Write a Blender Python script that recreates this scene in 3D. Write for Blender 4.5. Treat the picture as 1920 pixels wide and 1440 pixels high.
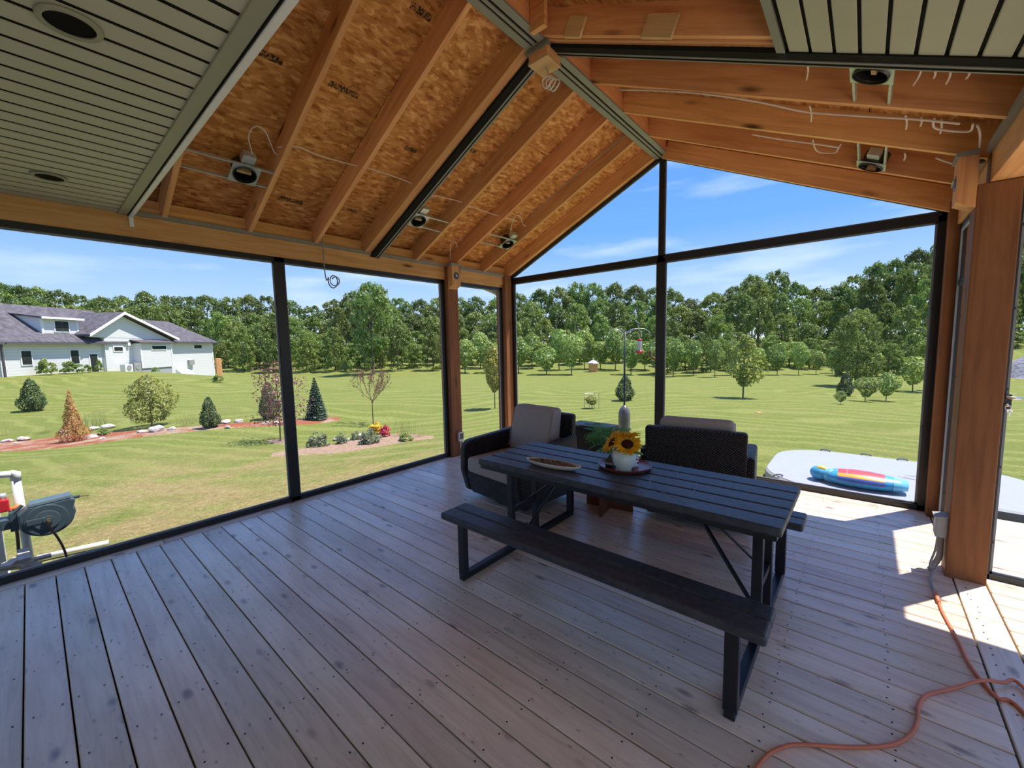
import bpy, bmesh, math, random
import numpy as np
from mathutils import Vector, Matrix

for _o in list(bpy.data.objects):
    bpy.data.objects.remove(_o, do_unlink=True)
SC = bpy.context.scene
COL = SC.collection

# ------------------------------------------------------------------ camera
EYE = np.array([0.0, 0.0, 1.58])
FPX = 772.168
PITCH, ROLL, YAW = -0.0954418, -0.0202204, -0.7081086
FW = np.array([math.sin(YAW)*math.cos(PITCH), math.cos(YAW)*math.cos(PITCH), math.sin(PITCH)])
_r = np.array([math.cos(YAW), -math.sin(YAW), 0.0]); _u = np.cross(_r, FW)
RT = _r*math.cos(ROLL) + _u*math.sin(ROLL)
UP = -_r*math.sin(ROLL) + _u*math.cos(ROLL)
cam_data = bpy.data.cameras.new('camera')
cam_data.sensor_fit = 'HORIZONTAL'; cam_data.sensor_width = 36.0
cam_data.lens = FPX/1920*36.0
cam_data.clip_start = 0.02; cam_data.clip_end = 1000
cam = bpy.data.objects.new('camera', cam_data); COL.objects.link(cam)
M = Matrix(((RT[0], UP[0], -FW[0], EYE[0]), (RT[1], UP[1], -FW[1], EYE[1]), (RT[2], UP[2], -FW[2], EYE[2]), (0, 0, 0, 1)))
cam.matrix_world = M
SC.camera = cam

# ------------------------------------------------------------------ sky, sun, exposure
SC.view_settings.view_transform = 'Standard'
SC.view_settings.look = 'None'
SC.view_settings.gamma = 1.0
SC.view_settings.use_curve_mapping = False
SC.view_settings.exposure = EXPOSURE = 1.35
SKY_STRENGTH = 0.56
SUN_STRENGTH = 3.3
w = bpy.data.worlds.new('sky'); SC.world = w; w.use_nodes = True
nt = w.node_tree; nt.nodes.clear()
tc = nt.nodes.new('ShaderNodeTexCoord')
sep = nt.nodes.new('ShaderNodeSeparateXYZ'); nt.links.new(tc.outputs['Generated'], sep.inputs[0])
rp = nt.nodes.new('ShaderNodeValToRGB'); nt.links.new(sep.outputs['Z'], rp.inputs[0])
cr = rp.color_ramp
cr.elements[0].position = 0.0; cr.elements[0].color = (.62, .70, .80, 1)
cr.elements[1].position = 1.0; cr.elements[1].color = (.10, .26, .70, 1)
for p_, c_ in ((.10, (.36, .53, .80, 1)), (.24, (.145, .355, .86, 1)), (.42, (.10, .28, .76, 1))):
    e_ = cr.elements.new(p_); e_.color = c_
mp = nt.nodes.new('ShaderNodeMapping'); mp.inputs['Scale'].default_value = (1.2, 1.2, 7.0)
nt.links.new(tc.outputs['Generated'], mp.inputs[0])
nz = nt.nodes.new('ShaderNodeTexNoise'); nz.inputs['Scale'].default_value = 2.6; nz.inputs['Detail'].default_value = 7
nt.links.new(mp.outputs[0], nz.inputs['Vector'])
r2 = nt.nodes.new('ShaderNodeValToRGB'); nt.links.new(nz.outputs['Fac'], r2.inputs[0])
r2.color_ramp.elements[0].position = .50; r2.color_ramp.elements[0].color = (0, 0, 0, 1)
r2.color_ramp.elements[1].position = .85; r2.color_ramp.elements[1].color = (.6, .6, .6, 1)
mx = nt.nodes.new('ShaderNodeMixRGB'); nt.links.new(r2.outputs[0], mx.inputs[0]); nt.links.new(rp.outputs[0], mx.inputs[1])
mx.inputs[2].default_value = (.82, .90, 1.0, 1)
bg = nt.nodes.new('ShaderNodeBackground'); nt.links.new(mx.outputs[0], bg.inputs[0]); bg.inputs[1].default_value = SKY_STRENGTH
wo = nt.nodes.new('ShaderNodeOutputWorld'); nt.links.new(bg.outputs[0], wo.inputs[0])

SUN_EL = math.radians(66)
SUN_DIR = Vector((.56*math.cos(SUN_EL), .83*math.cos(SUN_EL), math.sin(SUN_EL))).normalized()   # towards the sun
sd = bpy.data.lights.new('sun', 'SUN'); sd.energy = SUN_STRENGTH; sd.angle = math.radians(0.6); sd.color = (1.0, .95, .86)
so = bpy.data.objects.new('sun', sd); COL.objects.link(so)
so.rotation_euler = SUN_DIR.to_track_quat('Z', 'Y').to_euler(); so.location = (30, 40, 60)

# ------------------------------------------------------------------ pixel -> place helpers (photo taken as 1920 x 1440)
def ray(x, y): return FW + (x-960)/FPX*RT - (y-720)/FPX*UP
def onz(x, y, z): d = ray(x, y); return EYE + d*((z-EYE[2])/d[2])
def onx(x, y, X): d = ray(x, y); return EYE + d*(X/d[0])
def ony(x, y, Y): d = ray(x, y); return EYE + d*(Y/d[1])
def atD(x, y, D): return EYE + ray(x, y)*D
def depth(p): return float((np.array(p)-EYE) @ FW)

# ------------------------------------------------------------------ mesh builder
class MB:
    def __init__(s): s.v = []; s.f = []; s.mi = []; s.m = 0
    def add(s, vs, fs):
        o = len(s.v); s.v.extend([tuple(map(float, q)) for q in vs])
        for f in fs: s.f.append(tuple(i+o for i in f)); s.mi.append(s.m)
        return s
    def box(s, x0, x1, y0, y1, z0, z1):
        return s.add([(x0,y0,z0),(x1,y0,z0),(x1,y1,z0),(x0,y1,z0),(x0,y0,z1),(x1,y0,z1),(x1,y1,z1),(x0,y1,z1)],
            [(0,3,2,1),(4,5,6,7),(0,1,5,4),(1,2,6,5),(2,3,7,6),(3,0,4,7)])
    def hexa(s, b, t):   # 4 bottom corners, 4 top corners (any quads)
        return s.add(list(b)+list(t), [(0,3,2,1),(4,5,6,7),(0,1,5,4),(1,2,6,5),(2,3,7,6),(3,0,4,7)])
    def bar(s, a, b, w, h, up=(0,0,1)):
        a = Vector(a); b = Vector(b); d = (b-a).normalized(); up = Vector(up)
        sx = d.cross(up)
        if sx.length < 1e-4: sx = d.cross(Vector((1,0,0)))
        sx.normalize(); sz = sx.cross(d).normalized()
        q = lambda p: [p-sx*w/2-sz*h/2, p+sx*w/2-sz*h/2, p+sx*w/2+sz*h/2, p-sx*w/2+sz*h/2]
        return s.add(q(a)+q(b), [(0,1,2,3),(7,6,5,4),(0,4,5,1),(1,5,6,2),(2,6,7,3),(3,7,4,0)])
    def tube(s, pts, r, n=8, cap=True):
        P = [Vector(p) for p in pts]; N = len(P)
        if not hasattr(r, '__len__'): r = [r]*N
        rings = []; prev = None
        for i in range(N):
            t = (P[min(i+1, N-1)]-P[max(i-1, 0)])
            if t.length < 1e-9: t = Vector((0,0,1))
            t.normalize()
            if prev is None:
                a = t.cross(Vector((0,0,1)))
                if a.length < .05: a = t.cross(Vector((1,0,0)))
            else: a = prev - t*prev.dot(t)
            a.normalize(); prev = a; b = t.cross(a)
            rings.append([P[i]+(a*math.cos(2*math.pi*k/n)+b*math.sin(2*math.pi*k/n))*r[i] for k in range(n)])
        vs = [q for g in rings for q in g]; fs = []
        for i in range(N-1):
            for k in range(n):
                k2 = (k+1) % n
                fs.append((i*n+k, i*n+k2, (i+1)*n+k2, (i+1)*n+k))
        if cap: fs.append(tuple(range(n-1, -1, -1))); fs.append(tuple((N-1)*n+k for k in range(n)))
        return s.add(vs, fs)
    def lathe(s, prof, c=(0,0,0), n=20, sx=1, sy=1, cap=True):
        vs = []; fs = []
        for (r, z) in prof:
            for k in range(n):
                a = 2*math.pi*k/n; vs.append((c[0]+r*math.cos(a)*sx, c[1]+r*math.sin(a)*sy, c[2]+z))
        for i in range(len(prof)-1):
            for k in range(n):
                k2 = (k+1) % n; fs.append((i*n+k, i*n+k2, (i+1)*n+k2, (i+1)*n+k))
        if cap: fs.append(tuple(range(n-1, -1, -1))); fs.append(tuple((len(prof)-1)*n+k for k in range(n)))
        return s.add(vs, fs)
    def prism(s, poly, axis, a0, a1):
        n = len(poly)
        def mk(u, v, a): return {'x': (a,u,v), 'y': (u,a,v), 'z': (u,v,a)}[axis]
        vs = [mk(u, v, a0) for u, v in poly]+[mk(u, v, a1) for u, v in poly]
        fs = [tuple(range(n-1,-1,-1)), tuple(range(n, 2*n))]+[(i, (i+1)%n, n+(i+1)%n, n+i) for i in range(n)]
        return s.add(vs, fs)
    def ell(s, c, r, nu=12, nv=8):
        vs = []; fs = []
        for j in range(1, nv):
            t = math.pi*j/nv
            for i in range(nu):
                a = 2*math.pi*i/nu
                vs.append((c[0]+r[0]*math.sin(t)*math.cos(a), c[1]+r[1]*math.sin(t)*math.sin(a), c[2]+r[2]*math.cos(t)))
        top = len(vs); vs.append((c[0],c[1],c[2]+r[2])); bot = top+1; vs.append((c[0],c[1],c[2]-r[2]))
        for j in range(nv-2):
            for i in range(nu):
                i2 = (i+1)%nu; fs.append((j*nu+i, (j+1)*nu+i, (j+1)*nu+i2, j*nu+i2))
        for i in range(nu):
            i2 = (i+1)%nu; fs.append((top, i, i2)); fs.append((bot, (nv-2)*nu+i2, (nv-2)*nu+i))
        return s.add(vs, fs)
    def xf(s, mat):
        s.v = [tuple(mat @ Vector(q)) for q in s.v]; return s
    def build(s, name, mat, parent=None, world=False, smooth=False, bevel=0, seg=2, label=None, cat=None, group=None, kind=None, base=True, sub=0, recalc=True):
        off = Vector((0,0,0))
        if parent is not None and world: off = Vector(parent.location)
        elif parent is None:
            A = np.array(s.v)
            off = Vector(((A[:,0].min()+A[:,0].max())/2, (A[:,1].min()+A[:,1].max())/2, A[:,2].min())) if base else Vector((0,0,0))
        me = bpy.data.meshes.new(name)
        me.from_pydata([tuple(Vector(q)-off) for q in s.v], [], s.f)
        for m_ in (mat if isinstance(mat, (list, tuple)) else [mat]): me.materials.append(m_)
        if isinstance(mat, (list, tuple)): me.polygons.foreach_set('material_index', s.mi)
        if bevel or recalc:
            bm = bmesh.new(); bm.from_mesh(me)
            if recalc: bmesh.ops.recalc_face_normals(bm, faces=bm.faces)
            if bevel:
                eds = [e for e in bm.edges if len(e.link_faces) == 2 and e.calc_face_angle(0) > .6]
                bmesh.ops.bevel(bm, geom=eds, offset=bevel, segments=seg, affect='EDGES', profile=.5, clamp_overlap=True)
            bm.to_mesh(me); bm.free()
        if smooth: me.polygons.foreach_set('use_smooth', [True]*len(me.polygons))
        me.update()
        o = bpy.data.objects.new(name, me); COL.objects.link(o)
        if parent is not None: o.parent = parent
        else: o.location = off
        if sub:
            md = o.modifiers.new('sub', 'SUBSURF'); md.levels = sub; md.render_levels = sub
        return tag(o, label, cat, group, kind)

def tag(o, label=None, cat=None, group=None, kind=None):
    if label: o['label'] = label
    if cat: o['category'] = cat
    if group: o['group'] = group
    if kind: o['kind'] = kind
    return o
def root(name, loc, label=None, cat=None, group=None, kind=None, rz=0):
    o = bpy.data.objects.new(name, None); COL.objects.link(o); o.location = loc; o.rotation_euler = (0, 0, rz)
    o.empty_display_size = .1
    return tag(o, label, cat, group, kind)
def raw(name, V, F, mat, parent=None, smooth=False, uvless=True):
    me = bpy.data.meshes.new(name)
    me.from_pydata(V.tolist() if hasattr(V, 'tolist') else V, [], F.tolist() if hasattr(F, 'tolist') else F)
    me.materials.append(mat)
    if smooth: me.polygons.foreach_set('use_smooth', [True]*len(me.polygons))
    me.update()
    o = bpy.data.objects.new(name, me); COL.objects.link(o)
    if parent is not None: o.parent = parent
    return o
def copy_tree(o, parent=None):
    c = o.copy(); COL.objects.link(c); c.parent = parent
    for ch in list(o.children): copy_tree(ch, c)
    return c
def inst(o, name, parent, loc=None, rot=None, scale=None):
    c = o.copy(); COL.objects.link(c); c.name = name; c.parent = parent
    if loc is not None: c.location = loc
    if rot is not None: c.rotation_euler = rot
    if scale is not None: c.scale = scale
    return c
def spline(pts, n=8):
    P = [Vector(p) for p in pts]; out = []
    for i in range(len(P)-1):
        p0 = P[max(i-1,0)]; p1 = P[i]; p2 = P[i+1]; p3 = P[min(i+2, len(P)-1)]
        for k in range(n):
            t = k/n
            out.append(.5*((2*p1)+(p2-p0)*t+(2*p0-5*p1+4*p2-p3)*t*t+(3*p1-p0-3*p2+p3)*t**3))
    out.append(P[-1]); return out

# ------------------------------------------------------------------ materials
class NT:
    def __init__(s, name):
        s.m = bpy.data.materials.new(name); s.m.use_nodes = True; s.t = s.m.node_tree
        s.t.nodes.clear()
        s.out = s.t.nodes.new('ShaderNodeOutputMaterial')
    def n(s, typ, **kw):
        q = s.t.nodes.new(typ)
        for k, v in kw.items():
            if k in q.inputs: q.inputs[k].default_value = v
            else: setattr(q, k, v)
        return q
    def l(s, a, b): s.t.links.new(a, b)
    def coords(s, scale=(1,1,1), rot=(0,0,0), rnd=0.0, typ='Object'):
        tc = s.n('ShaderNodeTexCoord'); src = tc.outputs[typ]
        if rnd:
            oi = s.n('ShaderNodeObjectInfo'); ml = s.n('ShaderNodeMath', operation='MULTIPLY'); ml.inputs[1].default_value = rnd
            s.l(oi.outputs['Random'], ml.inputs[0])
            ad = s.n('ShaderNodeVectorMath', operation='ADD'); s.l(src, ad.inputs[0]); s.l(ml.outputs[0], ad.inputs[1]); src = ad.outputs[0]
        mp = s.n('ShaderNodeMapping'); mp.inputs['Scale'].default_value = scale; mp.inputs['Rotation'].default_value = rot
        s.l(src, mp.inputs[0]); return mp.outputs[0]
    def ramp(s, fac, stops):
        r = s.n('ShaderNodeValToRGB'); s.l(fac, r.inputs[0]); e = r.color_ramp.elements
        c4 = lambda c: (c if len(c) == 4 else (*c, 1)) if hasattr(c, '__len__') else (c, c, c, 1)
        e[0].position = stops[0][0]; e[0].color = c4(stops[0][1]); e[1].position = stops[-1][0]; e[1].color = c4(stops[-1][1])
        for p, c in stops[1:-1]: q = e.new(p); q.color = c4(c)
        return r.outputs[0]
    def mix(s, fac, a, b, mode='MIX'):
        m = s.n('ShaderNodeMixRGB', blend_type=mode)
        for i, v in enumerate((fac, a, b)):
            if hasattr(v, 'is_output') or isinstance(v, bpy.types.NodeSocket): s.l(v, m.inputs[i])
            elif hasattr(v, '__len__'): m.inputs[i].default_value = (*v[:3], 1)
            else: m.inputs[i].default_value = v if i == 0 else (v, v, v, 1)
        return m.outputs[0]
    def noise(s, vec, scale=5, detail=4, rough=.5, dist=0):
        q = s.n('ShaderNodeTexNoise', Scale=scale, Detail=detail, Roughness=rough, Distortion=dist); s.l(vec, q.inputs['Vector']); return q.outputs['Fac']
    def bsdf(s, col, rough=.6, spec=.4, metal=0, bump=None, bstr=.3, bdist=.01, **kw):
        b = s.n('ShaderNodeBsdfPrincipled')
        if isinstance(col, bpy.types.NodeSocket): s.l(col, b.inputs['Base Color'])
        else: b.inputs['Base Color'].default_value = (*col[:3], 1)
        if isinstance(rough, bpy.types.NodeSocket): s.l(rough, b.inputs['Roughness'])
        else: b.inputs['Roughness'].default_value = rough
        b.inputs['Specular IOR Level'].default_value = spec; b.inputs['Metallic'].default_value = metal
        for k, v in kw.items(): b.inputs[k].default_value = v
        if bump is not None:
            bp = s.n('ShaderNodeBump'); bp.inputs['Strength'].default_value = bstr; bp.inputs['Distance'].default_value = bdist
            s.l(bump, bp.inputs['Height']); s.l(bp.outputs[0], b.inputs['Normal'])
        s.l(b.outputs[0], s.out.inputs[0]); return b
def hsv_rand(T, col, dv=.25, dh=.02, ds=.1):
    oi = T.n('ShaderNodeObjectInfo'); h = T.n('ShaderNodeHueSaturation'); T.l(col, h.inputs['Color'])
    m1 = T.n('ShaderNodeMapRange'); T.l(oi.outputs['Random'], m1.inputs[0]); m1.inputs[3].default_value = 1-dv; m1.inputs[4].default_value = 1+dv
    T.l(m1.outputs[0], h.inputs['Value'])
    f = T.n('ShaderNodeMath', operation='MULTIPLY'); T.l(oi.outputs['Random'], f.inputs[0]); f.inputs[1].default_value = 7.31
    fr = T.n('ShaderNodeMath', operation='FRACT'); T.l(f.outputs[0], fr.inputs[0])
    m2 = T.n('ShaderNodeMapRange'); T.l(fr.outputs[0], m2.inputs[0]); m2.inputs[3].default_value = .5-dh; m2.inputs[4].default_value = .5+dh
    T.l(m2.outputs[0], h.inputs['Hue'])
    return h.outputs[0]
def m_plain(name, c, rough=.6, spec=.4, metal=0, var=.12, scale=8, bump=0):
    T = NT(name); v = T.coords(); n = T.noise(v, scale, 4)
    a = tuple(x*(1-var) for x in c); b = tuple(min(1, x*(1+var)) for x in c)
    col = T.ramp(n, [(.3, a), (.7, b)])
    T.bsdf(col, rough, spec, metal, bump=n if bump else None, bstr=bump); return T.m
def m_wood(name, light, dark, axis, knot=(.12,.05,.02), dv=.15, rough=.65, spec=.25, along=1.0, across=14.0, kn=1.0):
    T = NT(name); sc = {'x': (along, across, across), 'y': (across, along, across), 'z': (across, across, along)}[axis]
    v = T.coords(sc, rnd=37.0)
    g = T.noise(v, 1.6, 6, .6, .6)
    col = T.ramp(g, [(.25, dark), (.5, tuple((a*.6+b*.4) for a, b in zip(light, dark))), (.72, light)])
    ks = {'x': (1.3, 5, 5), 'y': (5, 1.3, 5), 'z': (5, 5, 1.3)}[axis]
    vk = T.coords(ks, rnd=23.0)
    vo = T.n('ShaderNodeTexVoronoi', Scale=1.1*kn); T.l(vk, vo.inputs['Vector'])
    kf = T.ramp(vo.outputs['Distance'], [(.05, 1.0), (.16, 0.0)])
    col = T.mix(kf, col, knot)
    blot = T.noise(T.coords((.8,.8,.8), rnd=11.0), 1.7, 3)
    col = T.mix(T.ramp(blot, [(.4, 0.0), (.75, .45)]), col, T.mix(1.0, col, (.62,.50,.42), 'MULTIPLY'))
    col = hsv_rand(T, col, dv, .008)
    T.bsdf(col, rough, spec, bump=g, bstr=.12, bdist=.004); return T.m

MAT = {}
FIR_L, FIR_D = (.84, .46, .20), (.58, .255, .092)
for ax in 'xyz':
    MAT['fir_'+ax] = m_wood('fir_'+ax, FIR_L, FIR_D, ax)
    MAT['post_'+ax] = m_wood('post_'+ax, (.33,.145,.056), (.19,.073,.026), ax, dv=.08)
MAT['scrap'] = m_wood('scrap_wood', (.66,.46,.24), (.52,.32,.14), 'x', kn=.7)
def m_deck():
    T = NT('weathered_deck'); v = T.coords((1.2, 16, 16), rnd=41.0)
    g = T.noise(v, 1.7, 6, .62, .8)
    col = T.ramp(g, [(.2, (.60,.47,.355)), (.5, (.84,.68,.515)), (.8, (.93,.80,.63))])
    big = T.noise(T.coords((1.1, 3, 3), rnd=17.0), 1.5, 4)
    col = T.mix(T.ramp(big, [(.35, 0.0), (.7, .7)]), col, T.mix(1.0, col, (.74,.67,.63), 'MULTIPLY'))
    vo = T.n('ShaderNodeTexVoronoi', Scale=3.0); T.l(T.coords((1.1, 2.6, 2.6), rnd=29.0), vo.inputs['Vector'])
    wob = T.noise(T.coords((6,6,6), rnd=5.0), 2, 3)
    ad = T.n('ShaderNodeMath', operation='MULTIPLY_ADD'); T.l(wob, ad.inputs[0]); ad.inputs[1].default_value = .14; T.l(vo.outputs['Distance'], ad.inputs[2])
    col = T.mix(T.ramp(ad.outputs[0], [(.13, .85), (.25, 0.0)]), col, (.22,.13,.09))
    fl = T.n('ShaderNodeTexVoronoi', Scale=11.0); T.l(T.coords((1.0, 2.2, 2.2), rnd=13.0), fl.inputs['Vector'])
    col = T.mix(T.ramp(fl.outputs['Distance'], [(.04, .75), (.16, 0.0)]), col, (.24,.18,.16))
    col = hsv_rand(T, col, .13, .012)
    ro = T.ramp(big, [(.3, .24), (.7, .40)])
    T.bsdf(col, ro, .85, bump=g, bstr=.14, bdist=.004); return T.m
MAT['deck'] = m_deck()
def m_osb():
    T = NT('osb_sheathing')
    cols = []
    for i, (rz, sc) in enumerate(((.25, (44, 12, 44)), (-.35, (38, 13, 38)), (.9, (32, 16, 32)))):
        vv = T.coords((1,1,1), rnd=19.0+i)
        wn = T.n('ShaderNodeTexNoise', Scale=3.0, Detail=2); T.l(vv, wn.inputs['Vector'])
        mm = T.mix(.12, vv, wn.outputs['Color'], 'ADD')
        mp = T.n('ShaderNodeMapping'); mp.inputs['Scale'].default_value = sc; mp.inputs['Rotation'].default_value = (0, 0, rz); T.l(mm, mp.inputs[0])
        vo = T.n('ShaderNodeTexVoronoi', Scale=1.0); T.l(mp.outputs[0], vo.inputs['Vector'])
        sx = T.n('ShaderNodeSeparateXYZ'); T.l(vo.outputs['Color'], sx.inputs[0]); cols.append(sx.outputs[i])
    a = T.mix(.5, cols[0], cols[1]); a = T.mix(.4, a, cols[2])
    big = T.noise(T.coords((1,1,1), rnd=9.0), 1.6, 5)
    a = T.mix(.25, a, big)
    col = T.ramp(a, [(.2, (.30,.10,.022)), (.4, (.50,.205,.055)), (.58, (.62,.28,.085)), (.8, (.82,.46,.18))])
    col = hsv_rand(T, col, .08, .005)
    T.bsdf(col, .75, .2, bump=a, bstr=.25, bdist=.006); return T.m
MAT['osb'] = m_osb()
def m_stamp():
    T = NT('osb_ink_stamp'); v = T.coords((28, 60, 60)); n = T.noise(v, 1.2, 2)
    col = T.ramp(n, [(.45, (.05,.03,.02)), (.55, (.40,.19,.06))]); T.bsdf(col, .8, .1); return T.m
MAT['stamp'] = m_stamp()
MAT['soffit'] = m_plain('soffit_grey_green', (.43,.42,.32), .45, .4, var=.05, scale=3)
MAT['soffit_trim'] = m_plain('soffit_trim', (.29,.285,.21), .45, .4, var=.05, scale=3)
MAT['dark_gap'] = m_plain('dark_gap', (.015,.014,.012), .8, .1)
MAT['white_metal'] = m_plain('white_metal', (.78,.77,.74), .4, .4, var=.04)
MAT['channel'] = m_plain('grey_channel', (.24,.235,.205), .4, .5, var=.06)
MAT['black_al'] = m_plain('black_aluminium', (.012,.012,.014), .38, .5, var=.1)
MAT['frame_gray'] = m_plain('grey_frame_lip', (.22,.24,.27), .4, .5, var=.06)
MAT['galv'] = m_plain('galvanised_steel', (.55,.58,.57), .35, .5, metal=.6, var=.15, scale=20)
MAT['can_dark'] = m_plain('black_can', (.02,.02,.02), .35, .5)
MAT['cable_white'] = m_plain('white_cable', (.72,.62,.54), .5, .4, var=.05)
MAT['cable_grey'] = m_plain('grey_cable', (.30,.29,.28), .5, .4)
MAT['orange'] = m_plain('orange_cord', (.70,.20,.085), .45, .4, var=.08)
MAT['pvc_grey'] = m_plain('grey_pvc', (.33,.33,.33), .45, .4, var=.06)
MAT['table'] = m_plain('black_resin', (.040,.046,.058), .42, .45, var=.35, scale=30, bump=.08)
MAT['steel_black'] = m_plain('black_steel', (.010,.012,.017), .33, .5, var=.2)
MAT['steel_bright'] = m_plain('bright_steel', (.7,.7,.72), .25, .5, metal=.8)
MAT['cushion'] = m_plain('taupe_cushion', (.36,.325,.295), .85, .15, var=.04, scale=120, bump=.08)
MAT['walnut'] = m_wood('walnut', (.17,.066,.03), (.09,.032,.016), 'x', kn=.3)
MAT['tray'] = m_wood('tray_wood', (.24,.075,.045), (.14,.038,.026), 'x', kn=.2, rough=.3, spec=.5)
MAT['ceramic'] = m_plain('pale_ceramic', (.62,.70,.68), .25, .5, var=.03)
MAT['ceramic2'] = m_plain('cream_ceramic', (.60,.57,.48), .3, .5, var=.05)
MAT['white'] = m_plain('white_paint', (.80,.80,.80), .5, .4, var=.03)
def m_wicker(name, c):
    T = NT(name); tcn = T.n('ShaderNodeTexCoord'); mp = T.n('ShaderNodeMapping'); T.l(tcn.outputs['Object'], mp.inputs[0])
    mp.inputs['Scale'].default_value = (70, 70, 70)
    sx = T.n('ShaderNodeSeparateXYZ'); T.l(mp.outputs[0], sx.inputs[0])
    ad = T.n('ShaderNodeMath', operation='ADD'); T.l(sx.outputs[0], ad.inputs[0]); T.l(sx.outputs[1], ad.inputs[1])
    s1 = T.n('ShaderNodeMath', operation='SINE'); s1m = T.n('ShaderNodeMath', operation='MULTIPLY'); s1m.inputs[1].default_value = 3.0
    T.l(ad.outputs[0], s1m.inputs[0]); T.l(s1m.outputs[0], s1.inputs[0])
    s2 = T.n('ShaderNodeMath', operation='SINE'); s2m = T.n('ShaderNodeMath', operation='MULTIPLY'); s2m.inputs[1].default_value = 4.5
    T.l(sx.outputs[2], s2m.inputs[0]); T.l(s2m.outputs[0], s2.inputs[0])
    pr = T.n('ShaderNodeMath', operation='MULTIPLY'); T.l(s1.outputs[0], pr.inputs[0]); T.l(s2.outputs[0], pr.inputs[1])
    col = T.ramp(pr.outputs[0], [(0.0, tuple(x*.3 for x in c)), (.55, c), (.72, tuple(x*9 for x in c)), (1.0, tuple(x*12 for x in c))])  # highlights of the weave painted into the colour, following the bump
    T.bsdf(col, .4, .5, bump=pr.outputs[0], bstr=1.0, bdist=.01); return T.m
MAT['wicker'] = m_wicker('dark_wicker', (.014,.011,.010))
MAT['wicker2'] = m_wicker('brown_wicker', (.010,.006,.005))
def m_screen():
    T = NT('insect_screen'); a = T.n('ShaderNodeBsdfTransparent'); b = T.n('ShaderNodeBsdfDiffuse')
    b.inputs['Color'].default_value = (.25,.26,.27,1); m = T.n('ShaderNodeMixShader'); m.inputs[0].default_value = .035
    T.l(a.outputs[0], m.inputs[1]); T.l(b.outputs[0], m.inputs[2]); T.l(m.outputs[0], T.out.inputs[0]); return T.m
MAT['screen'] = m_screen()
def m_leaf(name, c, dv=.3, dh=.02, trans=.45, isl=.45):
    T = NT(name); ge = T.n('ShaderNodeNewGeometry'); oi = T.n('ShaderNodeObjectInfo')
    a = tuple(x*(1-isl) for x in c); b = tuple(min(1, x*(1+isl)) for x in c)
    col = T.ramp(ge.outputs['Random Per Island'], [(0, a), (1, (b[0]*1.08, b[1], b[2]*.85))])
    col = hsv_rand(T, col, dv, dh)
    d = T.n('ShaderNodeBsdfDiffuse'); t = T.n('ShaderNodeBsdfTranslucent'); T.l(col, d.inputs[0]); T.l(col, t.inputs[0])
    m = T.n('ShaderNodeMixShader'); m.inputs[0].default_value = trans; T.l(d.outputs[0], m.inputs[1]); T.l(t.outputs[0], m.inputs[2])
    g = T.n('ShaderNodeBsdfGlossy'); g.inputs['Roughness'].default_value = .45; g.inputs[0].default_value = (.8,.85,.8,1)
    m2 = T.n('ShaderNodeMixShader'); m2.inputs[0].default_value = .04; T.l(m.outputs[0], m2.inputs[1]); T.l(g.outputs[0], m2.inputs[2])
    T.l(m2.outputs[0], T.out.inputs[0]); return T.m
MAT['bark'] = m_wood('bark', (.16,.12,.09), (.08,.06,.045), 'z', kn=.3)
# ================================================================== THE PORCH
XL, XRW = -4.43, 0.52            # inner faces of the long beams
XRIDGE, YG = -1.955, 5.19        # ridge line, gable plane
ZB0, ZB1 = 2.485, 2.66           # beam underside, ceiling line at the beam
SL = .47
def zrl(X): return ZB1 + SL*(X-XL)
def zrr(X): return ZB1 + SL*(XRW-X)
YBACK = -2.6
rng = random.Random(5)

# ---- floor of separate deck boards
floor = root('floor', (0,0,0), 'weathered grey wooden plank deck of the porch', 'floor', kind='structure')
P_ = .1435
def board_mesh(L, wd=.1375, name='deck_board'):
    b = MB().box(-L/2, L/2, -wd/2, wd/2, -.034, 0)
    return b.build(name, MAT['deck'], floor, bevel=.004, seg=1)
b0 = board_mesh(4.84)
ks = range(-17, 37)
first = True
for k in ks:
    y = -.0072 + P_*k + P_/2
    if y > 5.27: continue
    o = b0 if first else inst(b0, 'deck_board', floor)
    first = False
    o.location = (-1.915, y, rng.uniform(-.0012, .0012))
e0 = board_mesh(2.7); first = True
for k in ks:
    y = -.0072 + P_*k + P_/2
    if y > 5.27: continue
    o = e0 if first else inst(e0, 'deck_board', floor)
    first = False
    o.location = (.663+1.35, y, rng.uniform(-.0012, .0012))
for (x, y0, y1) in ((.5835, -2.6, .9), (.5835, .904, 3.34), (.5835, 3.344, 5.26), (-4.412, -2.6, .6), (-4.412, .604, 3.04), (-4.412, 3.044, 5.26)):
    o = board_mesh(y1-y0, .141); o.location = (x, (y0+y1)/2, .0005); o.rotation_euler = (0, 0, math.pi/2)
MB().box(-4.45, 3.35, -2.6, 5.2, -.30, -.045).build('deck_light_block', MAT['dark_gap'], floor)  # solid dark box added under the boards to block light in the gaps
sc_ = MB()
for k in ks:
    y = -.0072 + P_*k + P_/2
    if y < -.9 or y > 5.2: continue
    for j in range(13):
        for s_ in (-1, 1):
            x = -4.30 + .405*j + rng.uniform(-.012, .012); yy = y+s_*.042+rng.uniform(-.006, .006); rr = .0042
            sc_.add([(x+rr*math.cos(t*1.0472), yy+rr*math.sin(t*1.0472), .0022) for t in range(6)], [(0,1,2,3,4,5)])
sc_.build('deck_screw', MAT['dark_gap'], floor, kind='stuff', recalc=False)

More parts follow.
